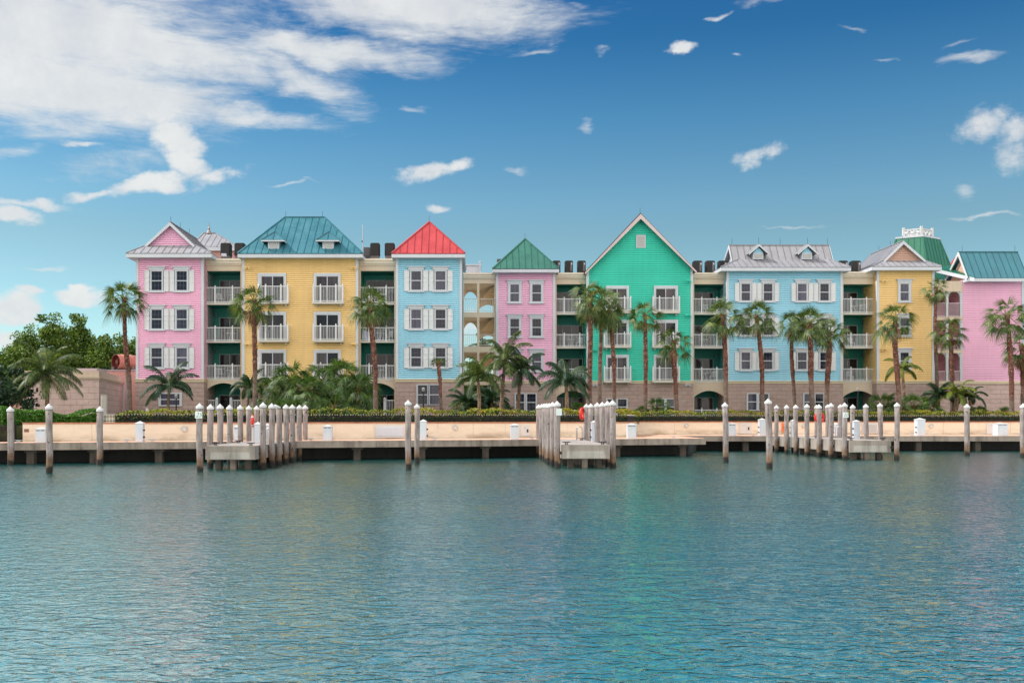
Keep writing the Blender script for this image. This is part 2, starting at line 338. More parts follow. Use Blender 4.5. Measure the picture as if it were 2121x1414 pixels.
def window(root,gx0,gx1,gy0,gy1,Y,hood=True,shut=None,casing=.16,sill=True,muntin=True,label=None):
    """glass extents in survey pixels on facade plane Y"""
    x0,x1,z0,z1=X(gx0,Y),X(gx1,Y),Z(gy1,Y),Z(gy0,Y); c=casing; yf=Y-.11; yb=Y-.0
    fr=MB(); fr.box(x0-c,x0,yf,yb,z0-.02,z1+.02).box(x1,x1+c,yf,yb,z0-.02,z1+.02).box(x0-c,x1+c,yf,yb,z1+.02,z1+.02+c*.7).box(x0-c,x1+c,yf,yb,z0-.02-c*.6,z0-.02)
    zm=(z0+z1)/2; fr.box(x0,x1,Y-.075,Y-.045,zm-.035,zm+.035)
    for a,b in((x0,x0+.03),(x1-.03,x1)): fr.box(a,b,Y-.07,Y-.045,z0-.02,z1+.02)
    f=fr.build('window',WHITE,root)
    if label: f['label']=label
    g=MB().box(x0,x1,Y-.045,Y-.036,z0,z1); g.build('pane',GLASS,f)
    if muntin:
        m=MB()
        for k in(1,2): xx=x0+(x1-x0)*k/3; m.box(xx-.011,xx+.011,Y-.058,Y-.046,z0,z1)
        for za,zb in((z0,zm),(zm,z1)): zz=(za+zb)/2; m.box(x0,x1,Y-.06,Y-.047,zz-.011,zz+.011)
        m.build('muntin',MUNT,f)
    if sill: MB().box(x0-c-.1,x1+c+.1,Y-.17,Y-.112,z0-.02-c*.6-.09,z0-.02-c*.3).build('sill',WHITE,f)
    if hood:
        h0=z1+.02+c*.7; MB().box(x0-c-.06,x1+c+.06,Y-.15,Y,h0,h0+.2).box(x0-c-.17,x1+c+.17,Y-.24,Y,h0+.2,h0+.28).build('hood',WHITE,f)
    if shut:
        for s0,s1 in shut:
            a,b=X(s0,Y),X(s1,Y); za,zb=z0-.12,z1+.10
            sh=MB().box(a+.012,b-.012,Y-.085,Y-.03,za,zb); w=.05
            zs=[za,za+(zb-za)*.45,za+(zb-za)*.68,zb]
            sh.box(a+.012,a+w,Y-.11,Y-.0855,za,zb).box(b-w,b-.012,Y-.11,Y-.0855,za,zb)
            for k in range(4):
                zz=zs[k]; sh.box(a+w,b-w,Y-.11,Y-.0855,zz-(0 if k==0 else .04),zz+(0 if k==3 else .04))
            sh.build('shutter',SHUT,f)
    return f
def railing(parent,x0,x1,Y,zt,zb,posts=2,side=0,mt=None,step=.118):
    mt=mt or RAILW
    r=MB(); r.box(x0,x1,Y-.03,Y+.03,zt-.06,zt).box(x0,x1,Y-.025,Y+.025,zb+.05,zb+.10)
    n=max(2,int((x1-x0)/step))
    for k in range(1,n): xx=x0+(x1-x0)*k/n; r.box(xx-.013,xx+.013,Y-.013,Y+.013,zb+.10,zt-.06)
    if side:
        for xx in(x0+.02,x1-.02):
            r.box(xx-.02,xx+.02,Y+.03,Y+side,zt-.06,zt).box(xx-.02,xx+.02,Y+.03,Y+side,zb+.05,zb+.1)
            m=int(side/step)
            for k in range(1,m): yy=Y+side*k/m; r.box(xx-.015,xx+.015,yy-.015,yy+.015,zb+.1,zt-.06)
    ro=r.build('railing',mt,parent)
    if posts:
        ps=[x0+(x1-x0)*.25,x0+(x1-x0)*.76]
        if side: ps+= [x0+.03,x1-.03]
        for xx in ps:
            w=.05; p=MB().box(xx-w,xx+w,Y-.055,Y+.055,zb-.02,zt+.05).pyr(xx-w-.015,xx+w+.015,Y-.07,Y+.07,zt+.05,zt+.18)
            p.box(xx-w*1.5,xx+w*1.5,Y-.06,Y+.06,zb-.05,zb+.04)
            p.build('post',mt,parent)
    return ro
def sliding_door(root,x0,x1,z0,z1,Y,div=(.5,),mt=None,name='sliding_door',curt=None):
    mt=mt or GFRAME; w=.055; f=MB(); f.box(x0,x0+w,Y-.07,Y,z0,z1).box(x1-w,x1,Y-.07,Y,z0,z1).box(x0+w,x1-w,Y-.07,Y,z1-w,z1).box(x0+w,x1-w,Y-.07,Y,z0,z0+w)
    for d in div: xx=x0+(x1-x0)*d; f.box(xx-.03,xx+.03,Y-.065,Y-.01,z0+w,z1-w)
    fo=f.build(name,mt,root); ed=[0]+list(div)+[1]
    for a,b in zip(ed,ed[1:]): MB().box(x0+(x1-x0)*a+.03,x0+(x1-x0)*b-.03,Y-.04,Y-.03,z0+w,z1-w).build('pane',DGLASS,fo)
    return fo
def floodlight(root,px,py,Y,mt):
    x,z=X(px,Y),Z(py,Y); m=MB().box(x-.22,x+.22,Y-.07,Y,z-.03,z+.05)
    for s in(-.17,.17): m.tube([(x+s,Y-.07,z),(x+s,Y-.13,z-.02),(x+s,Y-.28,z-.09)],[.04,.09,.11],8)
    m.build('flood_light',mt,root)
def rod(root,x,y,z,h=.55): MB().tube([(x,y,z),(x,y,z+h)],.018,5).build('lightning_rod',ROD,root)
def house(name,label,m,px0,px1,Y,zs0,zt,depth=9,gable=None):
    x0,x1=X(px0,Y),X(px1,Y); r=empty(name,((x0+x1)/2,Y,GZ),label,'house','row of painted harbour houses')
    w=MB()
    if gable:
        (ax,az)=gable; xr=lambda z: (0,x1-x0) if z<=zt else ((ax-x0)*(z-zt)/(az-zt),(x1-x0)-(x1-ax)*(z-zt)/(az-zt))
        siding(w,(x0,Y),(1,0),(0,-1),zs0,az-.02,xr=xr)
        w.face([(x0,Y+depth,zs0),(x1,Y+depth,zs0),(x1,Y+depth,zt),(ax,Y+depth,az),(x0,Y+depth,zt)])
        w.face([(x0,Y+.08,zs0),(x1,Y+.08,zs0),(x1,Y+.08,zt),(ax,Y+.08,az),(x0,Y+.08,zt)])
    else:
        siding(w,(x0,Y),(1,0),(0,-1),zs0,zt,L=x1-x0); w.face([(x0,Y+depth,zs0),(x1,Y+depth,zs0),(x1,Y+depth,zt),(x0,Y+depth,zt)])
    siding(w,(x1,Y+.08),(0,1),(1,0),zs0,zt,L=depth-.08); siding(w,(x0,Y+.08),(0,1),(-1,0),zs0,zt,L=depth-.08)
    w.build('wall',m,r)
    for a,s in((x0,1),(x1,-1)):
        e=.16; b=MB()
        lo,hi=(a-.05,a+e) if s>0 else (a-e,a+.05)
        b.box(lo,hi,Y-.06,Y+.0,zs0,zt); b.box(a-.05 if s>0 else a-.01,a+.01 if s>0 else a+.05,Y+.001,Y+.16,zs0,zt); b.build('corner_board',WHITE,r)
    zb=zs0-.24
    MB().box(x0-.08,x1+.08,Y-.08,Y+depth,GZ-.1,zb).build('stone_base',STONE,r)
    MB().box(x0-.12,x1+.12,Y-.13,Y+depth+.03,zb,zs0-.06).box(x0-.17,x1+.17,Y-.18,Y+depth+.05,zs0-.06,zs0).build('belt_course',BEIGE,r)
    return r,x0,x1
# ================================================================= HOUSES ON THE LEFT
zA=Z(784.5,YA); zB=Z(788.5,YB)
rowsA=((562.6,600.7),(642,680),(721.4,759.4)); rowsB=((590,624),(661,695),(732,766))
def skirt_gable(r,m,x0,x1,Ye,ez,gx0,gx1,gY,gz,ax,az,back,infill,rows_h=.27):
    """hipped skirt roof with a gabled roof rising out of it, ridge running away from the water"""
    s=MB(); yb=Ye+back
    # skirt
    roof_plane(s,[(x0,Ye,ez),(x1,Ye,ez),(gx1,gY,gz),(gx0,gY,gz)])
    roof_plane(s,[(x1,Ye,ez),(x1,yb,ez),(gx1,yb,gz),(gx1,gY,gz)]); roof_plane(s,[(x0,Ye,ez),(x0,yb,ez),(gx0,yb,gz),(gx0,gY,gz)])
    cap(s,(x0,Ye,ez),(gx0,gY,gz),.1); cap(s,(x1,Ye,ez),(gx1,gY,gz),.1)
    gf=gY-.25; roof_plane(s,[(gx1,gf,gz-.05),(gx1,yb,gz-.05),(ax,yb,az),(ax,gf,az)]); roof_plane(s,[(gx0,gf,gz-.05),(gx0,yb,gz-.05),(ax,yb,az),(ax,gf,az)])
    cap(s,(ax,gf,az),(ax,yb,az))
    rf=s.build('roof',[m,seam(m)],r)
    fb=MB(); fascia(fb,x0,x1,Ye,yb,ez-.04); fb.build('fascia',WHITE,rf)
    g=MB(); d=.20
    for gx in(gx0,gx1):
        a=V((gx,gf,gz-.05)); b=V((ax,gf,az)); dn=V((0,0,-.30)); 
        g.prism([a,b,b+dn,a+dn*.8],(0,-.05,0)); 
    g.build('bargeboard',WHITE,rf)
    t=MB(); hw=lambda z:((ax-gx0)*(z-gz)/(az-gz)+.0,(gx1-gx0)-(gx1-ax)*(z-gz)/(az-gz))
    siding(t,(gx0,gY+.12),(1,0),(0,-1),gz,az-.15,xr=hw); t.face([(gx0,gY+.2,gz),(gx1,gY+.2,gz),(ax,gY+.2,az-.1)]); t.build('gable_wall',infill,r)
    for k in range(3): rod(r,ax,gf+.2+k*2.6,az,.5)
    return rf
# pink house
r,x0,x1=house('pink_house','pink clapboard house with grey gabled roof and louvred shutters, far left of the row',PINK,283,421,YA,zA,Z(531,YA))
Ye=YA-.85
skirt_gable(r,GREY,X(261,Ye),X(438,Ye),Ye,Z(524,Ye),X(302,Ye+1.5),X(405,Ye+1.5),Ye+1.5,Z(508,Ye+1.5),X(352.5,Ye+1.3),Z(460,Ye+1.3),9,PINK)
for (a,b) in rowsA:
    window(r,314,336,a,b,YA,shut=((300,312),(338.5,350.5))); window(r,366,388,a,b,YA,shut=((351.5,363.5),(391,403)))
window(r,333,373,816,838,YA-.08,hood=False,sill=False,label='dark ground floor window behind the palm')
# yellow house
r,x0,x1=house('yellow_house','yellow clapboard house with teal hipped roof, two small dormers and projecting balconies',YEL,503,741,YA,zA,Z(532,YA))
Yr=82.8; ez=Z(524.5,Ye); rm=MB()
hip(rm,X(492,Ye),X(751,Ye),Ye,Ye+9.2,ez,(X(589,Yr),Yr),(X(672,Yr),Yr),Z(450,Yr)); rf=rm.build('roof',[TEAL,seam(TEAL)],r)
fb=MB(); fascia(fb,X(492,Ye),X(751,Ye),Ye,Ye+9.2,ez-.04); fb.build('fascia',WHITE,rf)
for px in(592,668): rod(r,X(px,Yr),Yr,Z(450,Yr),.5)
def dormer(root,m,pxc,hw,py0,py1,pyp,Y,rw,face,gab=False,back=2.6,name='dormer'):
    xc=X(pxc,Y); w=hw*Y/F; W=rw*Y/F; z0,z1,zp=Z(py1,Y),Z(py0,Y),Z(pyp,Y)
    d=MB().box(xc-w,xc+w,Y,Y+back,z0,z1); do=d.build(name,WHITE,root)
    v=MB().box(xc-w*.78,xc+w*.78,Y-.03,Y,z0+.1,z1-.08)
    for k in range(6): zz=z0+.12+(z1-z0-.24)*k/6; v.box(xc-w*.7,xc+w*.7,Y-.05,Y-.03,zz,zz+.035)
    v.build('louvre',UGREYL,do)
    rr=MB(); y0=Y-.3
    if gab:
        for s in(-1,1): roof_plane(rr,[(xc+s*W,y0,z1-.05),(xc+s*W,Y+back,z1-.05),(xc,Y+back,zp),(xc,y0,zp)],ribs=False)
        b=MB()
        for s in(-1,1): a=V((xc+s*W,y0,z1-.1)); c=V((xc,y0,zp-.05)); b.prism([a,c,c-V((0,0,.2)),a-V((0,0,.13))],(0,-.04,0))
        b.build('bargeboard',WHITE,do); b=MB().face([(xc-w,Y,z1),(xc+w,Y,z1),(xc,Y,z1+(zp-z1)*.72)]); b.build('gable_wall',face,do)
    else:
        c=[(xc-W,y0,z1),(xc+W,y0,z1)]; ap=(xc,y0+W*.9,zp)
        roof_plane(rr,[c[0],c[1],ap],ribs=False); bk=(xc,Y+back,zp)
        for s in(-1,1): roof_plane(rr,[(xc+s*W,y0,z1),(xc+s*W,Y+back,z1),bk,ap],ribs=False); cap(rr,(xc+s*W,y0,z1),ap,.08)
        rr.mi=1; rr.beam((xc,y0+.02,z1+.03),V(ap)+V((0,0,.0)),.04,.05); rr.mi=0
        b=MB().box(xc-W,xc+W,y0,y0+.05,z1-.13,z1-.02).box(xc-W,xc-W+.05,y0+.05,Y+1,z1-.13,z1-.02).box(xc+W-.05,xc+W,y0+.05,Y+1,z1-.13,z1-.02); b.build('eave_board',WHITE,do)
    rr.build('dormer_roof',[m,seam(m)],do); return do
UGREYL=mat('louvre_grey',color=(.50,.50,.50),rough=.6)
for p in(566.5,679.5): dormer(r,TEAL,p,11.5,498,515.5,477,78.8,24,WHITE)
def balcony_door(r,cx0,cx1,gx0,gx1,ctop,gtop,bx0,bx1,rt,rb,sb,Y,proj=.62,back_label=None):
    z0=Z(rb,Y)-.02; x0,x1=X(gx0,Y),X(gx1,Y); zt=Z(gtop,Y)
    f=MB(); a,b,c=X(cx0,Y),X(cx1,Y),Z(ctop,Y); f.box(a,x0-.05,Y-.11,Y,z0,c).box(x1+.05,b,Y-.11,Y,z0,c).box(x0-.05,x1+.05,Y-.11,Y,zt+.05,c)
    fo=f.build('door_casing',WHITE,r)
    g=MB(); g.box(x0-.05,x0,Y-.09,Y-.04,z0,zt+.05).box(x1,x1+.05,Y-.09,Y-.04,z0,zt+.05).box(x0,x1,Y-.09,Y-.04,zt,zt+.05).box((x0+x1)/2-.03,(x0+x1)/2+.03,Y-.085,Y-.05,z0,zt); g.build('door_frame',WHITE,fo)
    m=(x0+x1)/2
    for p,q in((x0,m),(m,x1)): MB().box(p+.03,q-.03,Y-.05,Y-.04,z0,zt).build('pane',DGLASS,fo)
    Yf=Y-proj; bx0,bx1=X(bx0,Yf),X(bx1,Yf); zs=Z(rb,Yf); zb=Z(sb,Yf)
    bl=MB().box(bx0,bx1,Yf-.03,Y-.04,zb,zs)
    for s in(bx0+.2,bx1-.3): bl.box(s,s+.1,Y-.35,Y-.04,zb-.18,zb); 
    bo=bl.build('balcony',mat('balcony_slab',color=(.60,.58,.53),rough=.8),r)
    railing(bo,bx0+.02,bx1-.02,Yf+.04,Z(rt,Yf),zs,2,side=proj-.1)
for ct,gt,rt,rb,sb in((566,573,591.8,625,629),(645.6,652.5,674,703.5,708),(723.8,731,754,782,787)):
    for c in((534,593,542,588,534,597),(650,706,655.5,700.5,647.5,711)): balcony_door(r,c[0],c[1],c[2],c[3],ct,gt,c[4],c[5],rt,rb,sb,YA)
for py in(554,633,712):
    for px in(514,733): floodlight(r,px,py,YA-.04,YEL)
# light blue house with red roof
r,x0,x1=house('blue_house','narrow light blue house with red pyramid roof and white shutters',BLUE,821,956,YA,zA,Z(531,YA))
ez=Z(524.5,Ye); rm=MB(); a=81.15; hip(rm,X(811,Ye),X(963,Ye),Ye,Ye+8.3,ez,(X(889,a),a),(X(889,a),a+2.4),Z(459.5,a)); rf=rm.build('roof',[RED,seam(RED)],r)
fb=MB(); fascia(fb,X(811,Ye),X(963,Ye),Ye,Ye+8.3,ez-.04); fb.build('fascia',WHITE,rf); rod(r,X(889,a),a,Z(459.5,a),.5)
for (a,b) in rowsA:
    window(r,851.5,872.5,a,b-.8,YA,shut=((837,849.5),(875,887.5))); window(r,902,923,a,b-.8,YA,shut=((888.5,900),(925.5,938)))
for gx in((865,886),(889.5,911)): window(r,*gx,798,836.5,YA-.08,hood=False,sill=False,casing=.09)
# ================================================================= HOUSES ON THE RIGHT
Yf=YB-.75
r,x0,x1=house('rose_house','narrow pink house with green pyramid roof and plain unshuttered windows',PINK2,1028.5,1149,YB,zB,Z(562,YB))
ez=Z(556,Yf); a=Yf+2.9; rm=MB(); hip(rm,X(1020,Yf),X(1158,Yf),Yf,Yf+8,ez,(X(1087.5,a),a),(X(1087.5,a),a+2),Z(494.5,a)); rf=rm.build('roof',[GRN,seam(GRN)],r)
fb=MB(); fascia(fb,X(1020,Yf),X(1158,Yf),Yf,Yf+8,ez-.04); fb.build('fascia',WHITE,rf); rod(r,X(1087.5,a),a,Z(494.5,a),.5)
for (a,b) in rowsB:
    for g in((1056.5,1075.5),(1102,1121)): window(r,*g,a,b,YB,casing=.19)
for gx in((1068,1086),(1091,1110)): window(r,*gx,816,850,YB-.08,hood=False,sill=False,casing=.09)
# emerald house
ax,az=X(1326,YB),Z(451,YB)
r,x0,x1=house('emerald_house','large emerald green house with tall steep front gable and pale bargeboards',GREEN,1216,1434,YB,zB,Z(556,YB),gable=(ax,az))
Yg=YB-.6; A=(X(1327,Yg),Z(441,Yg)); rm=MB()
for px,py in((1211,564),(1444,562)): roof_plane(rm,[(X(px,Yg),Yg,Z(py,Yg)),(X(px,Yg),Yg+9.5,Z(py,Yg)),(A[0],Yg+9.5,A[1]),(A[0],Yg,A[1])])
rf=rm.build('roof',[MAROON,seam(MAROON)],r)
bm=MB(); BB=paint('pinkish_board',(.60,.50,.50),.06)
for px,py in((1212,563),(1443,561)):
    a=V((X(px,Yg),Yg,Z(py,Yg)-.06)); b=V((A[0],Yg,A[1]-.09)); bm.prism([a,b,b-V((0,0,.44)),a-V((0,0,.16))],(0,-.07,0))
bm.build('bargeboard',BB,rf); rod(r,A[0],Yg+.3,A[1],.5)
m=MB().box(X(1317.5,YB),X(1337,YB),YB-.09,YB-.0,Z(513.5,YB),Z(487,YB)); vo=m.build('gable_vent',WHITE,r)
m=MB().box(X(1319.5,YB),X(1335,YB),YB-.1,YB-.09,Z(511.5,YB),Z(489,YB))
for k in range(12): zz=Z(511,YB)+(Z(489.5,YB)-Z(511,YB))*k/12; m.box(X(1320,YB),X(1334.6,YB),YB-.13,YB-.1,zz,zz+.04)
m.build('louvre',UGREYL,vo)
for ct,gt,rt,rb,sb in((592,598.5,616,643,648.5),(662,669,690,715.5,720),(734.5,741,761,787,792)):
    for c in((1255,1302.5,1258.5,1297.5,1251,1307.5),(1354,1404,1358.5,1398.5,1352,1408.5)): balcony_door(r,c[0],c[1],c[2],c[3],ct,gt,c[4],c[5],rt,rb,sb,YB)
for py in(582,653,724):
    for px in(1424.5,1231): floodlight(r,px,py,YB-.04,GREEN)
for px in(1233,1424): floodlight(r,px,796.5,YB-.1,WHITE)
for gx in((1257,1275),(1279,1298),(1358,1376),(1380,1399)): window(r,*gx,827,858,YB-.08,hood=False,sill=False,casing=.09)
# wide blue house
r,x0,x1=house('wide_blue_house','wide light blue house with pale grey metal roof and two small gabled dormers',BLUE,1506,1744,YB,zB,Z(560,YB))
ez=Z(553,Yf); rm=MB(); sx0,sx1=X(1493,Yf),X(1763,Yf); Y1=Yf+2.0; tx0,tx1=X(1529,Y1),X(1716,Y1); z1=Z(537,Y1)
roof_plane(rm,[(sx0,Yf,ez),(sx1,Yf,ez),(tx1,Y1,z1),(tx0,Y1,z1)]); roof_plane(rm,[(sx1,Yf,ez),(sx1,Yf+9,ez),(tx1,Yf+9,z1),(tx1,Y1,z1)]); roof_plane(rm,[(sx0,Yf,ez),(sx0,Yf+9,ez),(tx0,Yf+9,z1),(tx0,Y1,z1)])
cap(rm,(sx0,Yf,ez),(tx0,Y1,z1),.1); cap(rm,(sx1,Yf,ez),(tx1,Y1,z1),.1)
rf=rm.build('roof',[GREY,seam(GREY)],r); fb=MB(); fascia(fb,sx0,sx1,Yf,Yf+9,ez-.04); fb.build('fascia',WHITE,rf)
rm=MB(); ux0,ux1=X(1516,Y1),X(1725,Y1); Y2=Y1+1.0; z2=Z(508,Y2); zl=z1-.12
roof_plane(rm,[(ux0,Y1-.05,zl),(ux1,Y1-.05,zl),(ux1,Y2,z2),(ux0,Y2,z2)],.6); roof_plane(rm,[(ux0,Y2+2.4,zl),(ux1,Y2+2.4,zl),(ux1,Y2,z2),(ux0,Y2,z2)],.6); cap(rm,(ux0,Y2,z2),(ux1,Y2,z2))
uo=rm.build('upper_roof',[GREY,seam(GREY)],r)
m=MB(); 
for s,xx in((-1,ux0),(1,ux1)):
    m=MB()
    for yy in(Y1-.05,Y2+2.4): a=V((xx,yy,zl)); b=V((xx,Y2,z2)); dn=V((0,0,-.3)); m.prism([a,b,b+dn,a+dn*.6],(s*.06,0,0))
    m.face([(xx-s*.3,Y1+.1,zl-.5),(xx-s*.3,Y2+2.3,zl-.5),(xx-s*.3,Y2,z2-.2)]); m.build('bargeboard',WHITE,uo)
for px in(1516,1616,1714): rod(r,X(px,Y2),Y2,z2,.6)
for p in(1570.5,1671.5): do=dormer(r,GREY,p,10.5,524,537,505.5,Y1-.35,21,BLUE,gab=True,back=1.2); rod(do,X(p,Y1-.35),Y1-.5,Z(505.5,Y1-.35),.55)
for (a,b) in rowsB:
    window(r,1535,1553.5,a-1.5,b-2,YB,shut=((1521.5,1532.5),(1556,1567))); window(r,1581,1599.5,a-1.5,b-2,YB,shut=((1567.5,1578.5),(1602,1613.5)))
    window(r,1651.5,1670.5,a-1.5,b-2,YB,shut=((1638.5,1649.5),(1673,1684.5))); window(r,1698,1716.5,a-1.5,b-2,YB,shut=((1685,1696),(1719,1731)))
for gx in((1548.5,1567),(1571.5,1591),(1665,1684),(1688,1705)): window(r,*gx,816,848,YB-.08,hood=False,sill=False,casing=.1)
# second yellow house
r,x0,x1=house('gabled_yellow_house','narrow yellow house with grey roof and small peach front gable, right of the row',YEL,1817,1934,YB,zB,Z(558,YB))
g=Yf+1.4
skirt_gable(r,GREY,X(1806,Yf),X(1951,Yf),Yf,Z(551.5,Yf),X(1828,g),X(1915,g),g,Z(539.5,g),X(1871,g-.2),Z(499,g-.2),8.5,PEACH)
for (a,b) in rowsB: window(r,1864,1882,a-1.5,b-2,YB,casing=.19)
for py in(581,652,723): floodlight(r,1830,py,YB-.04,YEL)
# ================================================================= BALCONY WINGS BETWEEN THE HOUSES
def wing(name,label,px0,px1,ox0,ox1,Y,zpar,tops,rts,rbs,sbs,arch,archtop,door,doordiv,hidden_arch=False,tables=()):
    x0,x1=X(px0,Y)-.3,X(px1,Y)+.3; a,b=X(ox0,Y),X(ox1,Y); r=empty(name,((x0+x1)/2,Y,GZ),label,'balcony wing','cream balcony wings between the houses')
    D=2.3; w=MB(); T=.3; zp=Z(zpar,Y); zt=Z(tops[0],Y)
    w.box(x0,a,Y,Y+D,GZ,zp).box(b,x1,Y,Y+D,GZ,zp).box(a,b,Y,Y+T,zt,zp)
    za=Z(arch,Y); zat=Z(archtop,Y); zb=Z(rbs[2],Y); n=16; pts=[(a,Y,zb-.01),(a,Y,za)]+[(a+(b-a)*k/n,Y,za+(zat-za)*math.sin(math.pi*k/n)**.8) for k in range(1,n)]+[(b,Y,za),(b,Y,zb-.01)]
    for p,q in zip(pts[1:-1],pts[2:-1]): w.prism([p,q,(q[0],Y,zb-.01),(p[0],Y,zb-.01)],(0,T,0))
    w.box(x0,x1,Y+D+.2,Y+8,GZ,zp-.2); w.face([(x0,Y+.3,zp-.3),(x1,Y+.3,zp-.3),(x1,Y+8,zp-.3),(x0,Y+8,zp-.3)])
    w.build('wall',CREAM,r)
    c=MB(); h=Z(549,Y)-Z(537,Y)
    c.box(x0,x1,Y-.32,Y+.1,zp-.14,zp+.02).box(x0,x1,Y-.22,Y,zp-.34,zp-.14).box(x0,x1,Y-.1,Y,zp-.48,zp-.34); c.build('cornice',paint('cornice_cream',(.74,.66,.55),.05,.8),r)
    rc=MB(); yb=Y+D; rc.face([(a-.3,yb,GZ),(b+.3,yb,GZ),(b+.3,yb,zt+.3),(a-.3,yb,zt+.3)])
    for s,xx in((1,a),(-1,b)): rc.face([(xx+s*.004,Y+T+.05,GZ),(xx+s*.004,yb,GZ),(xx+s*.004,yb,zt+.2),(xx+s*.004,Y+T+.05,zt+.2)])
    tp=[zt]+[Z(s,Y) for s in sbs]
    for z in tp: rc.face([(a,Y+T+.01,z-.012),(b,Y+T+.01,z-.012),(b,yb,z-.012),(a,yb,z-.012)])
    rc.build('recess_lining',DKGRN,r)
    fl=[Z(s,Y) for s in rbs]+[GZ+.05]
    for k in range(3):
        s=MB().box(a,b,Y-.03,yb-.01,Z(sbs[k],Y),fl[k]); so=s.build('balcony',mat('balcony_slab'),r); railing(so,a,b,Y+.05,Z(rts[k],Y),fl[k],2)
    so=MB().box(a,b,Y,yb-.01,GZ-.1,GZ+.05).build('balcony',mat('balcony_slab'),r)
    zr=Z(828,Y) if Y<85 else Z(848,Y); m=(a+b)/2
    if Y<85:
        railing(so,a,a+(b-a)*.3,Y+.05,zr,GZ+.05,0); railing(so,a+(b-a)*.72,b,Y+.05,zr,GZ+.05,0)
        for xx in(a+(b-a)*.3,a+(b-a)*.72): MB().box(xx-.1,xx+.1,Y-.05,Y+.15,GZ+.05,zr+.08).pyr(xx-.12,xx+.12,Y-.07,Y+.17,zr+.08,zr+.24).build('post',WHITE,so)
    else: railing(so,a,b,Y+.05,zr,GZ+.05,2)
    for k in range(4):
        z0=fl[k]+.02; z1=min(z0+2.1,tp[k]-.35) if k<3 else min(z0+2.3,zat+.1)
        da,db=a+(b-a)*door[0],a+(b-a)*door[1]; sliding_door(r,da,db,z0,z1,yb-.01,doordiv)
        xx=a+(b-a)*.1 if door[0]>.1 else b-(b-a)*.08
        MB().box(xx-.08,xx+.08,yb-.22,yb-.01,z1+.1,z1+.35).tube([(xx,yb-.25,z1+.05),(xx,yb-.25,z1+.3)],.06,6).build('wall_lantern',mat('lantern_grey',color=(.10,.2,.18),rough=.4),r)
    return r,a,b,fl
A_=dict(tops=(561,),rts=(594.5,677.5,756),rbs=(627,706,784),sbs=(631,709.5,788),arch=807,archtop=793)
B_=dict(tops=(588.5,),rts=(618,692,763),rbs=(647.5,717.5,788),sbs=(651.5,721.5,792),arch=822,archtop=809)
YL=YA+.9; YR=YB+.9
W1=wing('balcony_wing','cream wing with dark green balcony recesses between pink and yellow houses at left',422,503,428,498,YL,537,door=(.17,1),doordiv=(.38,.8),**A_)
W2=wing('balcony_wing','cream wing with dark green balconies between yellow house and red roofed blue house',741,820,747,816.5,YL,537,door=(.08,1),doordiv=(.68,),**A_)
W3=wing('balcony_wing','cream wing with dark green balconies between the rose and emerald houses',1149,1216,1153,1216,YR,566,door=(0,.95),doordiv=(.28,.6),**B_)
W4=wing('balcony_wing','cream wing with green balconies and arch between emerald and wide blue houses',1435,1506,1438,1500,YR,566,door=(0,.84),doordiv=(.2,.55),**B_)
W5=wing('balcony_wing','cream wing with green balconies between wide blue and right hand yellow houses',1744,1817,1747,1810.5,YR,564,door=(.02,.77),doordiv=(.1,.55),**B_)
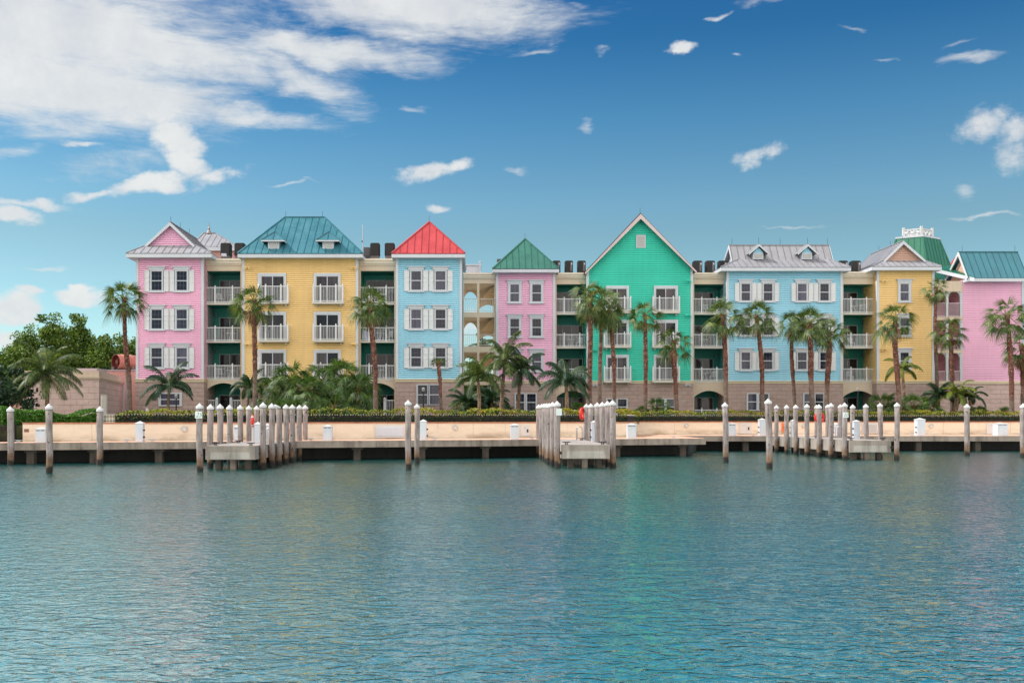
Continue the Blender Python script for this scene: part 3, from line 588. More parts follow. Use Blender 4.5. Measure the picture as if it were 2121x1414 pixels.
# open breezeway
Yw=YB+.3
def breezeway():
    x0,x1=X(957,Yw)-.15,X(1028,Yw); r=empty('breezeway',((x0+x1)/2,Yw,GZ),'open cream stair tower with sky showing through, between blue and rose houses','stair tower')
    a,p0,p1,b=X(961,Yw),X(988,Yw),X(993,Yw),X(1024,Yw); D=5
    w=MB(); zp=Z(566,Yw); w.box(x0,a,Yw,Yw+.4,GZ,zp).box(b,x1,Yw,Yw+D,GZ,zp).box(p0,p1,Yw,Yw+.3,GZ,Z(587,Yw)).box(a,b,Yw,Yw+.35,Z(587,Yw),zp)
    bands=((646.5,657),(717.5,729),(790,797))
    for t,u in bands: w.box(a,p0,Yw,Yw+.35,Z(u,Yw),Z(t,Yw)).box(p1,b,Yw,Yw+.35,Z(u,Yw),Z(t,Yw)).box(p0,p1,Yw-.001,Yw,Z(u,Yw),Z(t,Yw))
    w.build('wall',CREAM,r)
    c=MB().box(x0,x1,Yw-.3,Yw+.1,zp-.14,zp+.02).box(x0,x1,Yw-.2,Yw,zp-.34,zp-.14).box(x0,x1,Yw-.1,Yw,zp-.48,zp-.34); c.build('cornice',mat('cornice_cream'),r)
    MB().box(a,b,Yw+.35,Yw+D,Z(587,Yw)-.0,Z(587,Yw)+.2).build('ceiling_slab',CREAM,r)
    for t,u in bands: MB().box(a,b,Yw+.35,Yw+D,Z(u,Yw)+.12,Z(t,Yw)-.04).build('floor_slab',CREAM,r)
    # back frame with arched openings
    yb=Yw+D; bk=MB(); q0=X(988,yb); q1=X(990.5,yb); xa=X(961,yb); xb=X(1024,yb)+.35
    bk.box(x0,xa,yb-.3,yb,GZ,zp).box(q0,q1,yb-.3,yb,GZ,zp).box(xb,xb+.3,yb-.3,yb,GZ,zp)
    tops=[Z(587,Yw)]+[Z(u,Yw)+.12 for t,u in bands]; 
    for k,zt in enumerate(tops[:3]):
        for (u0,u1,drop,rise) in((xa,q0,.75,.62),(q1,xb,1.9,.55)):
            n=12
            for j in range(n):
                s0=j/n; s1=(j+1)/n; h=lambda s: zt-drop+rise*math.sin(math.pi*s)**.7
                bk.prism([(u0+(u1-u0)*s0,yb-.25,h(s0)),(u0+(u1-u0)*s1,yb-.25,h(s1)),(u0+(u1-u0)*s1,yb-.25,zt+.3),(u0+(u1-u0)*s0,yb-.25,zt+.3)],(0,.2,0))
    bk.build('back_arcade',paint('stair_ochre',(.66,.50,.33),.06,.85),r)
    for k in range(3):
        st=MB()
        zt=tops[k]; 
        for j in range(9): st.box(p1+.15+j*.12,b-.02,Yw+3.6-.0-j*.28,Yw+3.9-j*.28,zt-.15-.17*(9-j)*.55,zt-.02-.17*(9-j)*.55)
        st.build('stair_flight',paint('stair_sand',(.66,.50,.32),.06,.85),r)
    for t,rt in((646.5,618),(717.5,692)):
        for u,v in((a,p0),(p1,b)):
            ra=MB().box(u,v,Yw+.1,Yw+.16,Z(rt,Yw)-.05,Z(rt,Yw)).box(u,v,Yw+.11,Yw+.15,Z(t,Yw)+.1,Z(t,Yw)+.14)
            n=int((v-u)/.15)
            for k in range(1,n): xx=u+(v-u)*k/n; ra.box(xx-.014,xx+.014,Yw+.115,Yw+.145,Z(t,Yw)+.14,Z(rt,Yw)-.05)
            ra.build('railing',mat('balcony_slab'),r)
    return r
breezeway()
# table and chairs seen behind rails
def bset(w,k,t,label):
    r_,a,b,fl=w; Y=r_.location.y+1.1; z=fl[k]+.0; x=a+(b-a)*t
    r=empty('patio_table',(x,Y,z),label,'table','white patio tables on the balconies')
    MB().lathe(x,Y,[(z+.70,.38),(z+.74,.38)],14).build('tabletop',WHITE,r)
    for q in range(3): th=q*2.1+.4; MB().beam((x+.05*math.cos(th),Y+.05*math.sin(th),z+.7),(x+.3*math.cos(th),Y+.3*math.sin(th),z),.04,.04).build('leg',WHITE,r)
def chair(w,k,t,ang,label):
    r_,a,b,fl=w; Y=r_.location.y+1.0; z=fl[k]; x=a+(b-a)*t; r=empty('patio_chair',(x,Y,z),label,'chair','white patio chairs on the balconies')
    M=Matrix.Translation((x,Y,z))@Matrix.Rotation(ang,4,'Z')
    def pt(nm,bx):
        m=MB(); [m.box(*q) for q in bx]; m.v=[tuple(M@V(v)) for v in m.v]; m.build(nm,WHITE,r)
    pt('seat',[(-.23,.23,-.22,.22,.40,.44)]); pt('backrest',[(-.23,-.18,.20,.24,.44,.88),(.18,.23,.20,.24,.44,.88),(-.18,.18,.205,.235,.80,.88)]+[(-.13+.085*j,-.09+.085*j,.21,.23,.44,.80) for j in range(4)])
    for i in(-1,1):
        for j in(-1,1): pt('leg',[(i*.2-.02,i*.2+.02,j*.19-.02,j*.19+.02,0,.40)])
for w_,k_,t_,a_,l_ in((W1,0,.3,.6,'white chair on top balcony between pink and yellow houses'),(W1,2,.3,.5,'white chair on lowest railed balcony between pink and yellow houses'),(W2,0,.6,-.4,'white chair on top balcony beside the red roofed house'),(W2,1,.82,-.7,'white chair on middle balcony beside the red roofed house'),
    (W3,1,.78,-.6,'white chair on middle balcony between rose and emerald houses'),(W4,0,.5,.2,'white chair on top balcony right of the emerald house'),(W4,2,.72,-.6,'white chair on lowest railed balcony right of the emerald house'),(W5,0,.75,-.5,'white chair on top balcony left of the right hand yellow house'),(W5,1,.4,.3,'white chair on middle balcony left of the right hand yellow house'),(W5,2,.35,.4,'white chair on lowest railed balcony left of the right hand yellow house')): chair(w_,k_,t_,a_,l_)
bset(W1,0,.62,'white round table on top balcony between pink and yellow houses')
bset(W1,1,.62,'white round table on middle balcony between pink and yellow houses'); bset(W1,2,.6,'white round table on lowest railed balcony between pink and yellow houses')
bset(W2,1,.55,'white round table on middle balcony beside the red roofed house'); bset(W2,2,.55,'white round table on lowest railed balcony beside the red roofed house')
bset(W3,1,.5,'white round table on middle balcony between rose and emerald houses'); bset(W4,1,.4,'white round table on middle balcony right of the emerald house')
bset(W4,2,.45,'white round table on lowest railed balcony right of the emerald house'); bset(W5,0,.5,'white round table on top balcony left of the right hand yellow house')
def tow():
    r_,a,b,fl=W2; Y=r_.location.y+.2; z=fl[1]; m=MB(); n=8
    for i in range(n):
        for j in range(6):
            P=lambda i,j:(a+.12+i*.06,Y+.05*math.sin(i*1.3+j*.5),z+.2+j*.12-.02*i); m.face([P(i,j),P(i+1,j),P(i+1,j+1),P(i,j+1)])
    o=m.build('towel',mat('towel_blue',color=(.45,.52,.68),rough=.9)); tag(o,'pale blue towel hung behind the railing left of the red roofed house','towel')
tow()
# ================================================================= ROOFTOP PLANT
def acunit(px0,px1,py0,py1,Y,label,strip):
    x0,x1=X(px0,Y),X(px1,Y); z0,z1=Z(py1,Y),Z(py0,Y); r=empty('air_conditioner',((x0+x1)/2,Y,z0-.3),label,'air conditioner','black rooftop air conditioners')
    d=x1-x0; c=.08; k=strip
    pts=[(x0+c,Y,0),(x1-c,Y,0),(x1,Y+c,0),(x1,Y+d-c,0),(x1-c,Y+d,0),(x0+c,Y+d,0),(x0,Y+d-c,0),(x0,Y+c,0)]
    m=MB().prism([(p[0],p[1],z0) for p in pts],(0,0,z1-z0)); bo=m.build('cabinet',DARKU,r)
    MB().prism([((p[0]-(x0+x1)/2)*.86+(x0+x1)/2,(p[1]-Y-d/2)*.86+Y+d/2,z1) for p in pts],(0,0,.07)).build('fan_grille',DARKU,bo)
    if strip: MB().box(x1-d*.34,x1-c,Y-.012,Y,z0+.1,z1-.08).build('side_panel',UGREY,r); MB().box(x1-d*.22,x1-d*.1,Y-.02,Y-.012,z1-.32,z1-.14).build('rating_plate',WHITE,r)
    MB().box(x0+.05,x1-.05,Y+.05,Y+d-.05,z0-.35,z0).build('base_frame',UGREY,r)
for px0,px1,Yq,lb in((456,476.5,82,'left black condenser on the roof between pink and yellow houses'),(485,505.5,82,'right black condenser partly behind the teal roof, beside the pink house'),
    (766.5,786,82,'left black condenser on the roof between teal and red roofs'),(796.5,817,82,'right black condenser just behind the red roof edge')): acunit(px0,px1,504.5,529,Yq,lb,0)
for px0,px1,lb in((1145,1161,'black condenser half hidden behind the green pyramid roof'),(1170.5,1187,'middle black condenser between rose and emerald houses'),(1196.5,1213.5,'black condenser touching the left bargeboard of the emerald gable'),
    (1437,1455,'black condenser touching the right bargeboard of the emerald gable'),(1463,1481.5,'middle black condenser between emerald and wide blue houses'),(1489,1506,'black condenser half hidden by the left end of the wide grey roof'),
    (1739,1757,'black condenser half hidden by the right end of the wide grey roof'),(1764.5,1784,'black condenser nearest the right hand yellow house')): acunit(px0,px1,541,563.5,91,lb,1)
m=empty('radio_mast',(X(751,81),81,Z(530,81)),'thin radio mast on the roof right of the teal roof','mast'); MB().tube([(X(751,81),81,Z(536,81)),(X(751,81),81,Z(466,81))],.035,6).build('pole',STEEL,m); MB().box(X(749,81),X(751.6,81),80.9,81,Z(501.5,81),Z(498.5,81)).build('junction_box',UGREY,m)
m=MB().box(X(753,83),X(767,83),83,84,Z(533,83),Z(512,83)); m.box(X(753,83)+.05,X(767,83)-.05,82.97,83,Z(530,83),Z(514,83)); o=m.build('plant_housing',UGREY); tag(o,'grey plant housing on the roof beside the radio mast','housing')
m=MB().box(X(460,81.6),X(470,81.6),81.3,81.6,Z(532,81.6),Z(526,81.6)).box(X(461,81.6),X(463,81.6),81.27,81.3,Z(531,81.6),Z(527,81.6)); o=m.build('meter_box',WHITE); tag(o,'small white meter box below the left condenser by the pink house','box')
# ---- roofs showing behind
def cupola():
    Y=96; r=empty('cupola',(X(444,Y),Y,Z(533,Y)),'pale grey hipped cupola roof with spike finial behind the pink house','cupola')
    rm=MB(); a=Y+3; hip(rm,X(392,Y),X(492,Y),Y,Y+6.2,Z(511,Y),(X(421,a),a),(X(446,a),a),Z(483,a),.6); ro=rm.build('roof',[GREY,seam(GREY)],r)
    fb=MB(); fascia(fb,X(392,Y),X(492,Y),Y,Y+6.2,Z(511,Y),.35); fb.build('fascia',WHITE,ro)
    MB().box(X(396,Y),X(488,Y),Y+.3,Y+6,Z(560,Y),Z(516,Y)).build('wall',PWALL,r)
    x=X(433,a); z=Z(483,a); MB().lathe(x,a,[(z-.05,.28),(z+.15,.2),(z+.3,.09),(z+.5,.13),(z+.62,.05),(z+1.1,.015)],10).build('finial',mat('finial_copper',color=(.30,.24,.22),rough=.4,metal=.3),r)
cupola()
def mansard():
    Yc=98; C=V((X(1912,Yc),Yc,0)); L=V((X(1856,99.3),99.3,0)); Rr=V((X(1946,99.6),99.6,0)); B=L+Rr-C; cen=(C+B)/2; zt=Z(490,98)
    r=empty('mansard_tower',(cen.x,cen.y,GZ),'emerald mansard roofed tower with white lattice balustrade behind the right hand yellow house','tower')
    q=[L,C,Rr,B]; S=lambda k,z:[V(((p.x-cen.x)*k+cen.x,(p.y-cen.y)*k+cen.y,z)) for p in q]
    z1,z2=Z(551,96.5),Z(574,95.5); a,b,c=S(1,zt),S(1.62,z1),S(2.25,z2); rm=MB()
    for k in range(4):
        roof_plane(rm,[b[k],b[(k+1)%4],a[(k+1)%4],a[k]],.55); roof_plane(rm,[c[k],c[(k+1)%4],b[(k+1)%4],b[k]],.55)
        rm.beam(a[k],b[k],.12,.1); rm.beam(b[k],c[k],.12,.1)
    ro=rm.build('roof',[GRNL,seam(GRNL)],r)
    fb=MB(); d=S(2.25,z2-.35)
    for k in range(4): fb.prism([c[k],c[(k+1)%4],d[(k+1)%4],d[k]],(0,-.02,0))
    e=S(1.04,zt); fb.prism(e,(0,0,.16)); fb.build('fascia',WHITE,ro)
    w=S(1.95,GZ); MB().prism(w,(0,0,z2-.3-GZ)).build('wall',PINK2,r)
    bl=MB(); h=.72; e=S(.66,zt+.16)
    for k in range(4):
        p,s=e[k],e[(k+1)%4]; bl.beam(p,p+V((0,0,h+.25)),.2,.2); bl.beam(p+V((0,0,h)),s+V((0,0,h)),.12,.1); bl.beam(p+V((0,0,.08)),s+V((0,0,.08)),.12,.1)
        for j in range(3):
            u=p.lerp(s,j/3); v=p.lerp(s,(j+1)/3); bl.beam(u+V((0,0,.1)),v+V((0,0,h)),.1,.1); bl.beam(v+V((0,0,.1)),u+V((0,0,h)),.1,.1)
            mm=(u+v)/2+V((0,0,h/2)); bl.lathe(mm.x,mm.y,[(mm.z-.14,.1),(mm.z,.2),(mm.z+.14,.1)],8)
    bl.build('balustrade',CAPW,r)
mansard()
def rightwing():
    Y=YB+1; r=empty('pink_wing',(X(2055,Y),Y,GZ),'plain pink clapboard wing with steep teal roof at right edge of the row','building')
    x0,x1=X(1993,Y),X(2119,Y); zs=Z(789,Y); zt=Z(580,Y); w=MB(); siding(w,(x0,Y),(1,0),(0,-1),zs,zt,L=x1-x0); siding(w,(x1,Y),(0,1),(1,0),zs,zt,L=8); siding(w,(x0,Y),(0,1),(-1,0),zs,zt,L=8); w.build('wall',PINK2,r)
    MB().box(x1-.14,x1+.05,Y-.06,Y,zs,zt).build('corner_board',WHITE,r)
    MB().box(X(1936,Y),x1+.1,Y-.08,Y+8,GZ-.1,zs-.26).build('stone_base',STONE2,r); MB().box(X(1936,Y),x1+.15,Y-.15,Y+8,zs-.26,zs).build('belt_course',BEIGE,r)
    Ye=Y-.7; yr=Ye+1.7; ez=Z(575.5,Ye); rm=MB(); rx0,rx1=X(2005,Ye),X(2130,Ye); zr=Z(522,yr)
    roof_plane(rm,[(rx0,Ye,ez),(rx1,Ye,ez),(rx1,yr,zr),(rx0,yr,zr)],.58); roof_plane(rm,[(rx0,yr+3,ez+.4),(rx1,yr+3,ez+.4),(rx1,yr,zr),(rx0,yr,zr)],.58); cap(rm,(rx0,yr,zr),(rx1,yr,zr))
    ro=rm.build('roof',[TEAL,seam(TEAL)],r)
    m=MB(); 
    for yy in(Ye,yr+3): a=V((rx0,yy,ez)); b=V((rx0,yr,zr)); dn=V((0,0,-.35)); m.prism([a,b,b+dn,a+dn*.5],(-.08,0,0))
    m.build('bargeboard',CAPW,ro); MB().box(rx0-.1,rx1,Ye,Ye+.07,ez-.32,ez-.04).box(rx0-.1,rx0-.0,Ye+.07,yr+3,ez-.32,ez-.1).build('fascia',WHITE,ro)
    m=MB().face([(rx0+.35,Ye+.4,ez-.1),(rx0+.35,yr+2.8,ez-.1),(rx0+.35,yr,zr-.3)]); m.build('gable_wall',PEACH,r)
    for px in(1993,2102): rod(r,X(px,yr),yr,zr,.6)
    # porch
    p=empty('porch',(X(1964,Y),Y,GZ),'three storey white porch with slim columns and rose back wall beside the pink wing','porch')
    yb=Y+2.6; a,b=X(1930,Y),X(1994,Y); w=MB(); siding(w,(X(1925,yb),yb),(1,0),(0,-1),zs,Z(590,Y),L=X(2000,yb)-X(1925,yb)); w.build('wall',paint('porch_rose',(.85,.40,.52),.06),p)
    MB().box(a,b,Y,yb,Z(601,Y),Z(582,Y)).box(a,b,Y-.05,yb,Z(604,Y),Z(601,Y)).build('beam',CREAM,p)
    for px,w_ in((1962,.10),(1991.5,.12)): MB().box(X(px,Y)-w_,X(px,Y)+w_,Y-.02,Y+.22,zs,Z(604,Y)).build('column',WHITE,p)
    for px,s in((1962,-1),(1962,1),(1991.5,-1)):
        for pt in(604,663,731):
            xx=X(px,Y)+s*.13; z=Z(pt,Y); MB().prism([(xx,Y+.05,z),(xx+s*.26,Y+.05,z),(xx+s*.22,Y+.05,z-.09),(xx+s*.09,Y+.05,z-.16),(xx+s*.05,Y+.05,z-.36),(xx,Y+.05,z-.4)],(0,.08,0)).build('bracket',WHITE,p)
    A=V((X(1938,93),93,Z(556,93))); B=V((X(2017,88.3),88.3,Z(574,88.3))); C2=V((X(1972,94),94,Z(549,94))); pr=MB(); roof_plane(pr,[A,B,C2],.55); po=pr.build('roof',[GRNL,seam(GRNL)],p)
    dn=V((0,0,-.3)); MB().prism([A+dn*.2,B+dn*.2,B+dn*1.2,A+dn*1.2],(.02,-.07,0)).build('fascia',WHITE,po)
    for t,u,rt in((656,663,627),(724.5,731,699),(791,796,768)):
        s=MB().box(a,b,Y-.04,yb-.02,Z(u,Y),Z(t,Y)).build('floor_slab',CREAM,p)
        for u0,u1 in((a,X(1962,Y)-.13),(X(1962,Y)+.13,X(1991.5,Y)-.13)): railing(s,u0,u1,Y+.08,Z(rt,Y),Z(t,Y),0,mt=mat('rail_mauve',color=(.62,.50,.56),rough=.6),step=.1)
rightwing()
m=MB(); Y=104; roof_plane(m,[(X(1955,Y),Y,Z(568,Y)),(X(2010,Y),Y,Z(568,Y)),(X(1990,Y+3),Y+3,Z(532,Y+3)),(X(1975,Y+3),Y+3,Z(536,Y+3))]); rf=empty('red_roof_pavilion',(X(1980,Y),Y,GZ),'red metal roof just showing between green mansard and teal roof','pavilion'); m.build('roof',[RED,seam(RED)],rf); MB().box(X(1958,Y),X(2008,Y),Y+.2,Y+5,GZ,Z(569,Y)).build('wall',CREAM,rf)
Y=98; m=MB().box(X(966,Y),X(994,Y),Y,Y+3,Z(575,Y),Z(550,Y)).box(X(964,Y),X(997,Y),Y-.1,Y+3.1,Z(550,Y),Z(547.5,Y)).box(X(992.5,Y),X(996,Y),Y-.15,Y,Z(575,Y),Z(544,Y)); m.lathe(X(994.2,Y),Y-.07,[(Z(544,Y),.12),(Z(542.5,Y),.15),(Z(541,Y),.03)],8); tag(m.build('rooftop_parapet',WHITE),'white rooftop parapet block behind the open stair tower','parapet')
Y=93; m=MB().box(X(1030.5,Y),X(1037,Y),Y,Y+1,Z(560,Y),Z(537,Y)).box(X(1029.5,Y),X(1038,Y),Y-.05,Y+1.05,Z(539,Y),Z(536.3,Y)); tag(m.build('roof_vent',[UGREY]),'small grey roof vent behind the left slope of the green pyramid roof','vent')
# ================================================================= LEFT: service buildings
def service():
    Y=70; r=empty('stone_outbuilding',(X(150,Y),Y,GZ),'low windowless building of pale pink stone blocks with cream cornice, far left','outbuilding')
    x0=X(47,Y); c=(X(205,Y),Y); e=(X(254.5,81),81.0); zt=Z(786,Y); zc=Z(775,Y)
    poly=[(x0,Y,GZ),(c[0],c[1],GZ),(e[0],e[1],GZ),(x0,81,GZ)]; MB().prism(poly,(0,0,zt-GZ)).build('wall',STONE2,r)
    k=MB(); g=lambda o:[(x0-o,Y-o,zt),(c[0]+o*.6,Y-o,zt),(e[0]+o,e[1]+o,zt),(x0-o,81+o,zt)]
    def ring(o,za,zb): k.prism([(p[0],p[1],za) for p in g(o)],(0,0,zb-za))
    ring(.06,zt+.001,zt+.10); ring(.14,zt+.101,zt+.24); ring(.02,zt+.241,zt+.62); k.build('cornice',paint('outbuilding_cream',(.60,.48,.38),.08,.85),r)
    MB().box(e[0]-.02,e[0]+.16,e[1]-.35,e[1]-.1,GZ,zt).build('corner_post',WHITE,r)
    Y=83.5; r=empty('salmon_outbuilding',(X(230,Y),Y,GZ),'salmon stucco service building behind the stone block building, left of pink house','outbuilding')
    MB().box(X(110,Y),X(286,Y)+.3,Y,Y+7,GZ,Z(768,Y)).build('wall',PWALL,r); MB().box(X(108,Y),X(286,Y)+.3,Y-.08,Y+7.1,Z(768,Y),Z(765.5,Y)).box(X(262,Y)-.05,X(262,Y)+.05,Y-.07,Y,GZ,Z(768,Y)).build('coping',mat('flashing_grey',color=(.35,.33,.36),rough=.5),r)
    MB().box(X(252,Y),X(285,Y)+.3,Y-.06,Y,GZ+.1,Z(853,Y)).build('floor_vent',BLACK,r)
    # ducts
    Y=84.2; x=X(226,Y); z=Z(749,Y); rad=15.5*Y/F; r=empty('exhaust_fan',(x+1,Y,Z(768,Y)),'big rusty red cylindrical exhaust fan on the salmon outbuilding roof','exhaust fan')
    xe=X(262,Y); m=MB(); n=28; xs=x+.35
    def rg(xx,yy,rr): return [(xx+.0,yy+rr*math.cos(2*math.pi*q/n),z+rr*math.sin(2*math.pi*q/n)) for q in range(n)]
    ax=V((1,.0,0)); d=V((.6,.8,0)); d.normalize(); sd=V((-d.y,d.x,0))
    def ring2(t,rr): c=V((x+.55,Y,z))+d*t; return [c+sd*rr*math.cos(2*math.pi*q/n)+V((0,0,rr*math.sin(2*math.pi*q/n))) for q in range(n)]
    prof=[(0,rad*.97),(0,rad),(.5,rad),(.52,rad*1.05),(.6,rad*1.05),(.62,rad),(1.3,rad),(1.32,rad*1.05),(1.4,rad*1.05),(1.42,rad),(2.6,rad)]
    R_=[ring2(t,rr) for t,rr in prof]
    for A,Bq in zip(R_,R_[1:]):
        for q in range(n): m.face([A[q],A[(q+1)%n],Bq[(q+1)%n],Bq[q]])
    m.build('drum',paint('rust_salmon',(.50,.22,.15),.25),r)
    m=MB(); Rr=[ring2(.0,rad*.97),ring2(.35,rad*.9),ring2(.4,.35*rad),ring2(.1,.3*rad)]
    for A,Bq in zip(Rr,Rr[1:]):
        for q in range(n): m.face([A[q],A[(q+1)%n],Bq[(q+1)%n],Bq[q]])
    m.face(Rr[-1]); m.build('inlet',paint('rust_red',(.13,.018,.012),.3),r)
    MB().box(x+.3,x+.5,Y-.3,Y+.3,Z(768,Y),z-rad*.7).box(x+2,x+2.2,Y-.1,Y+.8,Z(768,Y),z-rad*.7).build('cradle',UGREY,r)
    Y=86; o=MB().box(X(250,Y),X(286,Y)+.4,Y,Y+2.5,Z(772,Y),Z(738,Y)).box(X(249.5,Y),X(286,Y)+.4,Y-.05,Y+2.55,Z(738,Y),Z(736.6,Y)).build('plant_housing',mat('mauve_grey',color=(.40,.33,.36),rough=.7)); tag(o,'mauve grey plant housing on the roof between exhaust fan and pink house','housing')
    Y=70; o=MB().box(X(123,Y),X(179,Y),Y+2,Y+4,Z(777,Y),Z(762.5,Y+2)).box(X(172,Y),X(178,Y),Y+1.97,Y+2,Z(770,Y+2),Z(764,Y+2)).build('plant_housing',mat('mauve_grey')); tag(o,'long low mauve grey housing on the stone outbuilding roof','housing')
    Y=66; x=X(215.5,Y); m=MB().lathe(x,Y,[(GZ-.1,.21),(Z(822,Y),.21),(Z(821,Y),.19),(Z(819,Y),.19),(Z(818,Y),.22),(Z(816.5,Y),.22)],12); tag(m.build('grey_pillar',paint('pillar_grey',(.50,.47,.42),.1)),'pale grey round pillar standing before the stone outbuilding','pillar')
    Y=58; o=MB().box(X(220.5,Y),X(238,Y),Y,Y+.5,GZ-.1,Z(859.5,Y)).box(X(219.5,Y),X(239,Y),Y-.04,Y+.54,Z(859.5,Y),Z(858,Y)).build('gate_pier',PWALLM); tag(o,'low peach masonry pier where the clipped hedge begins at left','pier')
    Y=74; o=MB().box(X(16,Y),X(48,Y),Y,Y+.4,GZ-.1,Z(833,Y)).box(X(16,Y),X(48,Y),Y-.05,Y+.45,Z(833,Y),Z(830.5,Y)).build('garden_wall',PWALL); tag(o,'short salmon garden wall behind the shrubs at far left','wall')
service()
# ================================================================= GROUND, WATER, DOCKS
DZ=1.08
d0=V((-48,42.5,0)); dA=V((X(0,50.3),50.3,0)); dB=V((X(1462,62),62,0)); dirn=(dB-dA).normalized(); d0=dA-dirn*26
wA=V((X(47,53),53,0)); wB=V((X(1300,66.5),66.5,0)); wd=(wB-wA).normalized(); w0=wA-wd*26; wC=V((12.75,77,0)); wD=V((75,77,0))
tag(MB().face([(-1500,-1500,0),(1500,-1500,0),(1500,105,0),(-1500,105,0)]).build('water',WATER),kind='structure')
g=MB(); P=[w0+V((0,.3,0)),wA+V((0,.3,0)),wB+V((.1,.3,0)),wC+V((0,.3,0)),wD+V((0,.3,0))]
g.face([(-1500,P[0].y,GZ),(P[0].x,P[0].y,GZ),(P[0].x,1800,GZ),(-1500,1800,GZ)])
for p,q in zip(P,P[1:]+[V((1500,77.3,0))]): g.face([(p.x,p.y,GZ),(q.x,q.y,GZ),(q.x,1800,GZ),(p.x,1800,GZ)]); g.face([(p.x,p.y,-1),(q.x,q.y,-1),(q.x,q.y,GZ),(p.x,p.y,GZ)])
tag(g.build('ground',GROUND),kind='structure')
# promenade deck (front part, slanting) and back part
def slab(name,pts,z0,z1,m,mtop=None,kind='structure',label=None,cat=None):
    mb=MB().prism([(p[0],p[1],z0) for p in pts],(0,0,z1-z0)); mb.m[1]=1
    o=mb.build(name,[m,mtop or m]); 
    return tag(o,label,cat,kind=kind) if kind else tag(o,label,cat)
slab('quay',[d0,dB,(dB.x,71,0),(dB.x,76.95,0),(wC.x,76.95,0),(wB.x,wB.y-.04,0),(wA.x,wA.y-.04,0),(w0.x,w0.y-.04,0)],DZ-.38,DZ,CONC,WALK)
slab('quay',[(dB.x+.003,70.8,0),(75,70.8,0),(75,76.95,0),(dB.x+.003,76.95,0)],DZ-.38,DZ-.002,CONC,WALK)
# seawall behind and supports below
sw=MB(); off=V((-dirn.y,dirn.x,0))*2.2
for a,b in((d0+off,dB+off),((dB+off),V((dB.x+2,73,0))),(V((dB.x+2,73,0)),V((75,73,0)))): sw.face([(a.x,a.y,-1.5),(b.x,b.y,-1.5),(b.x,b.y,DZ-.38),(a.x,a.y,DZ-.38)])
tag(sw.build('seawall',SHADEC),kind='structure')
def onfront(px,back=.35):
    s=(px-CX)/F; # ray X=s*Y with line
    t=(dA.x-s*dA.y)/(s*dirn.y-dirn.x); p=dA+dirn*t; return p+V((-dirn.y,dirn.x,0))*back
for i,px in enumerate((60,192,328,602,742,877,1010,1284,1421)):
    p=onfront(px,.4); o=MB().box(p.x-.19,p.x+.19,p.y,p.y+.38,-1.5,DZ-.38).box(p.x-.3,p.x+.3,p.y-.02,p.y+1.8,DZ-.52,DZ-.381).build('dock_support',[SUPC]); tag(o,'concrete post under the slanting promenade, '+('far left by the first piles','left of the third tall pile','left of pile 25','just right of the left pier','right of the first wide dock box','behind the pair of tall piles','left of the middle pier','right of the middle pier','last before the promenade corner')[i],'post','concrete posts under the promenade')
for i,px in enumerate((1545,1903,2026)):
    x=X(px,71.2); o=MB().box(x-.2,x+.2,71.2,71.6,-1.5,DZ-.38).build('dock_support',[SUPC]); tag(o,'concrete post under the set back promenade, '+('between two tall leaning piles','below the pedestal right of right pier','near the right edge of the photo')[i],'post','concrete posts under the promenade')
# promenade wall
m=MB(); pts=[wA,wB,wC,wD]; 
def wallrun(pts,z0,z1,th,mb):
    for a,b in zip(pts,pts[1:]):
        n=V((-(b-a).y,(b-a).x,0)).normalized()*th; mb.prism([(a.x,a.y,z0),(b.x,b.y,z0),(b.x+n.x,b.y+n.y,z0),(a.x+n.x,a.y+n.y,z0)],(0,0,z1-z0))
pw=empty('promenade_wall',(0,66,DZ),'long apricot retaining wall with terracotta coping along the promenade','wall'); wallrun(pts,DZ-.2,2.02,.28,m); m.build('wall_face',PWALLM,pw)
m=MB(); wallrun([p+V((0,-.04,0)) for p in pts],2.021,2.10,.36,m); m.build('coping',COPE,pw)
# black fence along coping
def fence_line(name,label,pts,z0,z1,step=.16,m=IRON,tip=True,pw=.012):
    r=empty(name,(pts[0].x,pts[0].y,z0),label,'fence'); rails=MB(); pk=MB(); pk.mi=0
    for a,b in zip(pts,pts[1:]):
        L=(b-a).length; d=(b-a)/L
        for z in(z0+.08,z1-.10): rails.beam((a.x,a.y,z),(b.x,b.y,z),.03,.03)
        for k in range(int(L/step)):
            p=a+d*(k+.5)*step; pk.mi=0; pk.box(p.x-pw,p.x+pw,p.y-pw,p.y+pw,z0,z1)
            if tip: pk.mi=1; pk.pyr(p.x-.022,p.x+.022,p.y-.022,p.y+.022,z1,z1+.07)
    rails.build('rail',m,r); pk.build('picket_row',[m,UGREYL],r)
    return r
back=lambda p,k=.22: p+V((0,k,0))
fence_line('iron_fence','low black iron fence with pale tips running along the wall before the hedge',[back(V((X(205,56.0),56.0,0))),back(wB),back(wC),back(V((62,77,0)))],2.1,2.1+.42)
fr=fence_line('iron_gate','tall black iron gate and railing at the far left of the promenade',[V((X(-40,52.5),52.5,0)),V((X(46,53),53,0))],DZ,2.02,.15,tip=False,pw=.014)
MB().box(X(29,53)-.0,X(29,53)+.16,52.7,52.86,DZ,2.06).build('gate_post',IRON,fr)
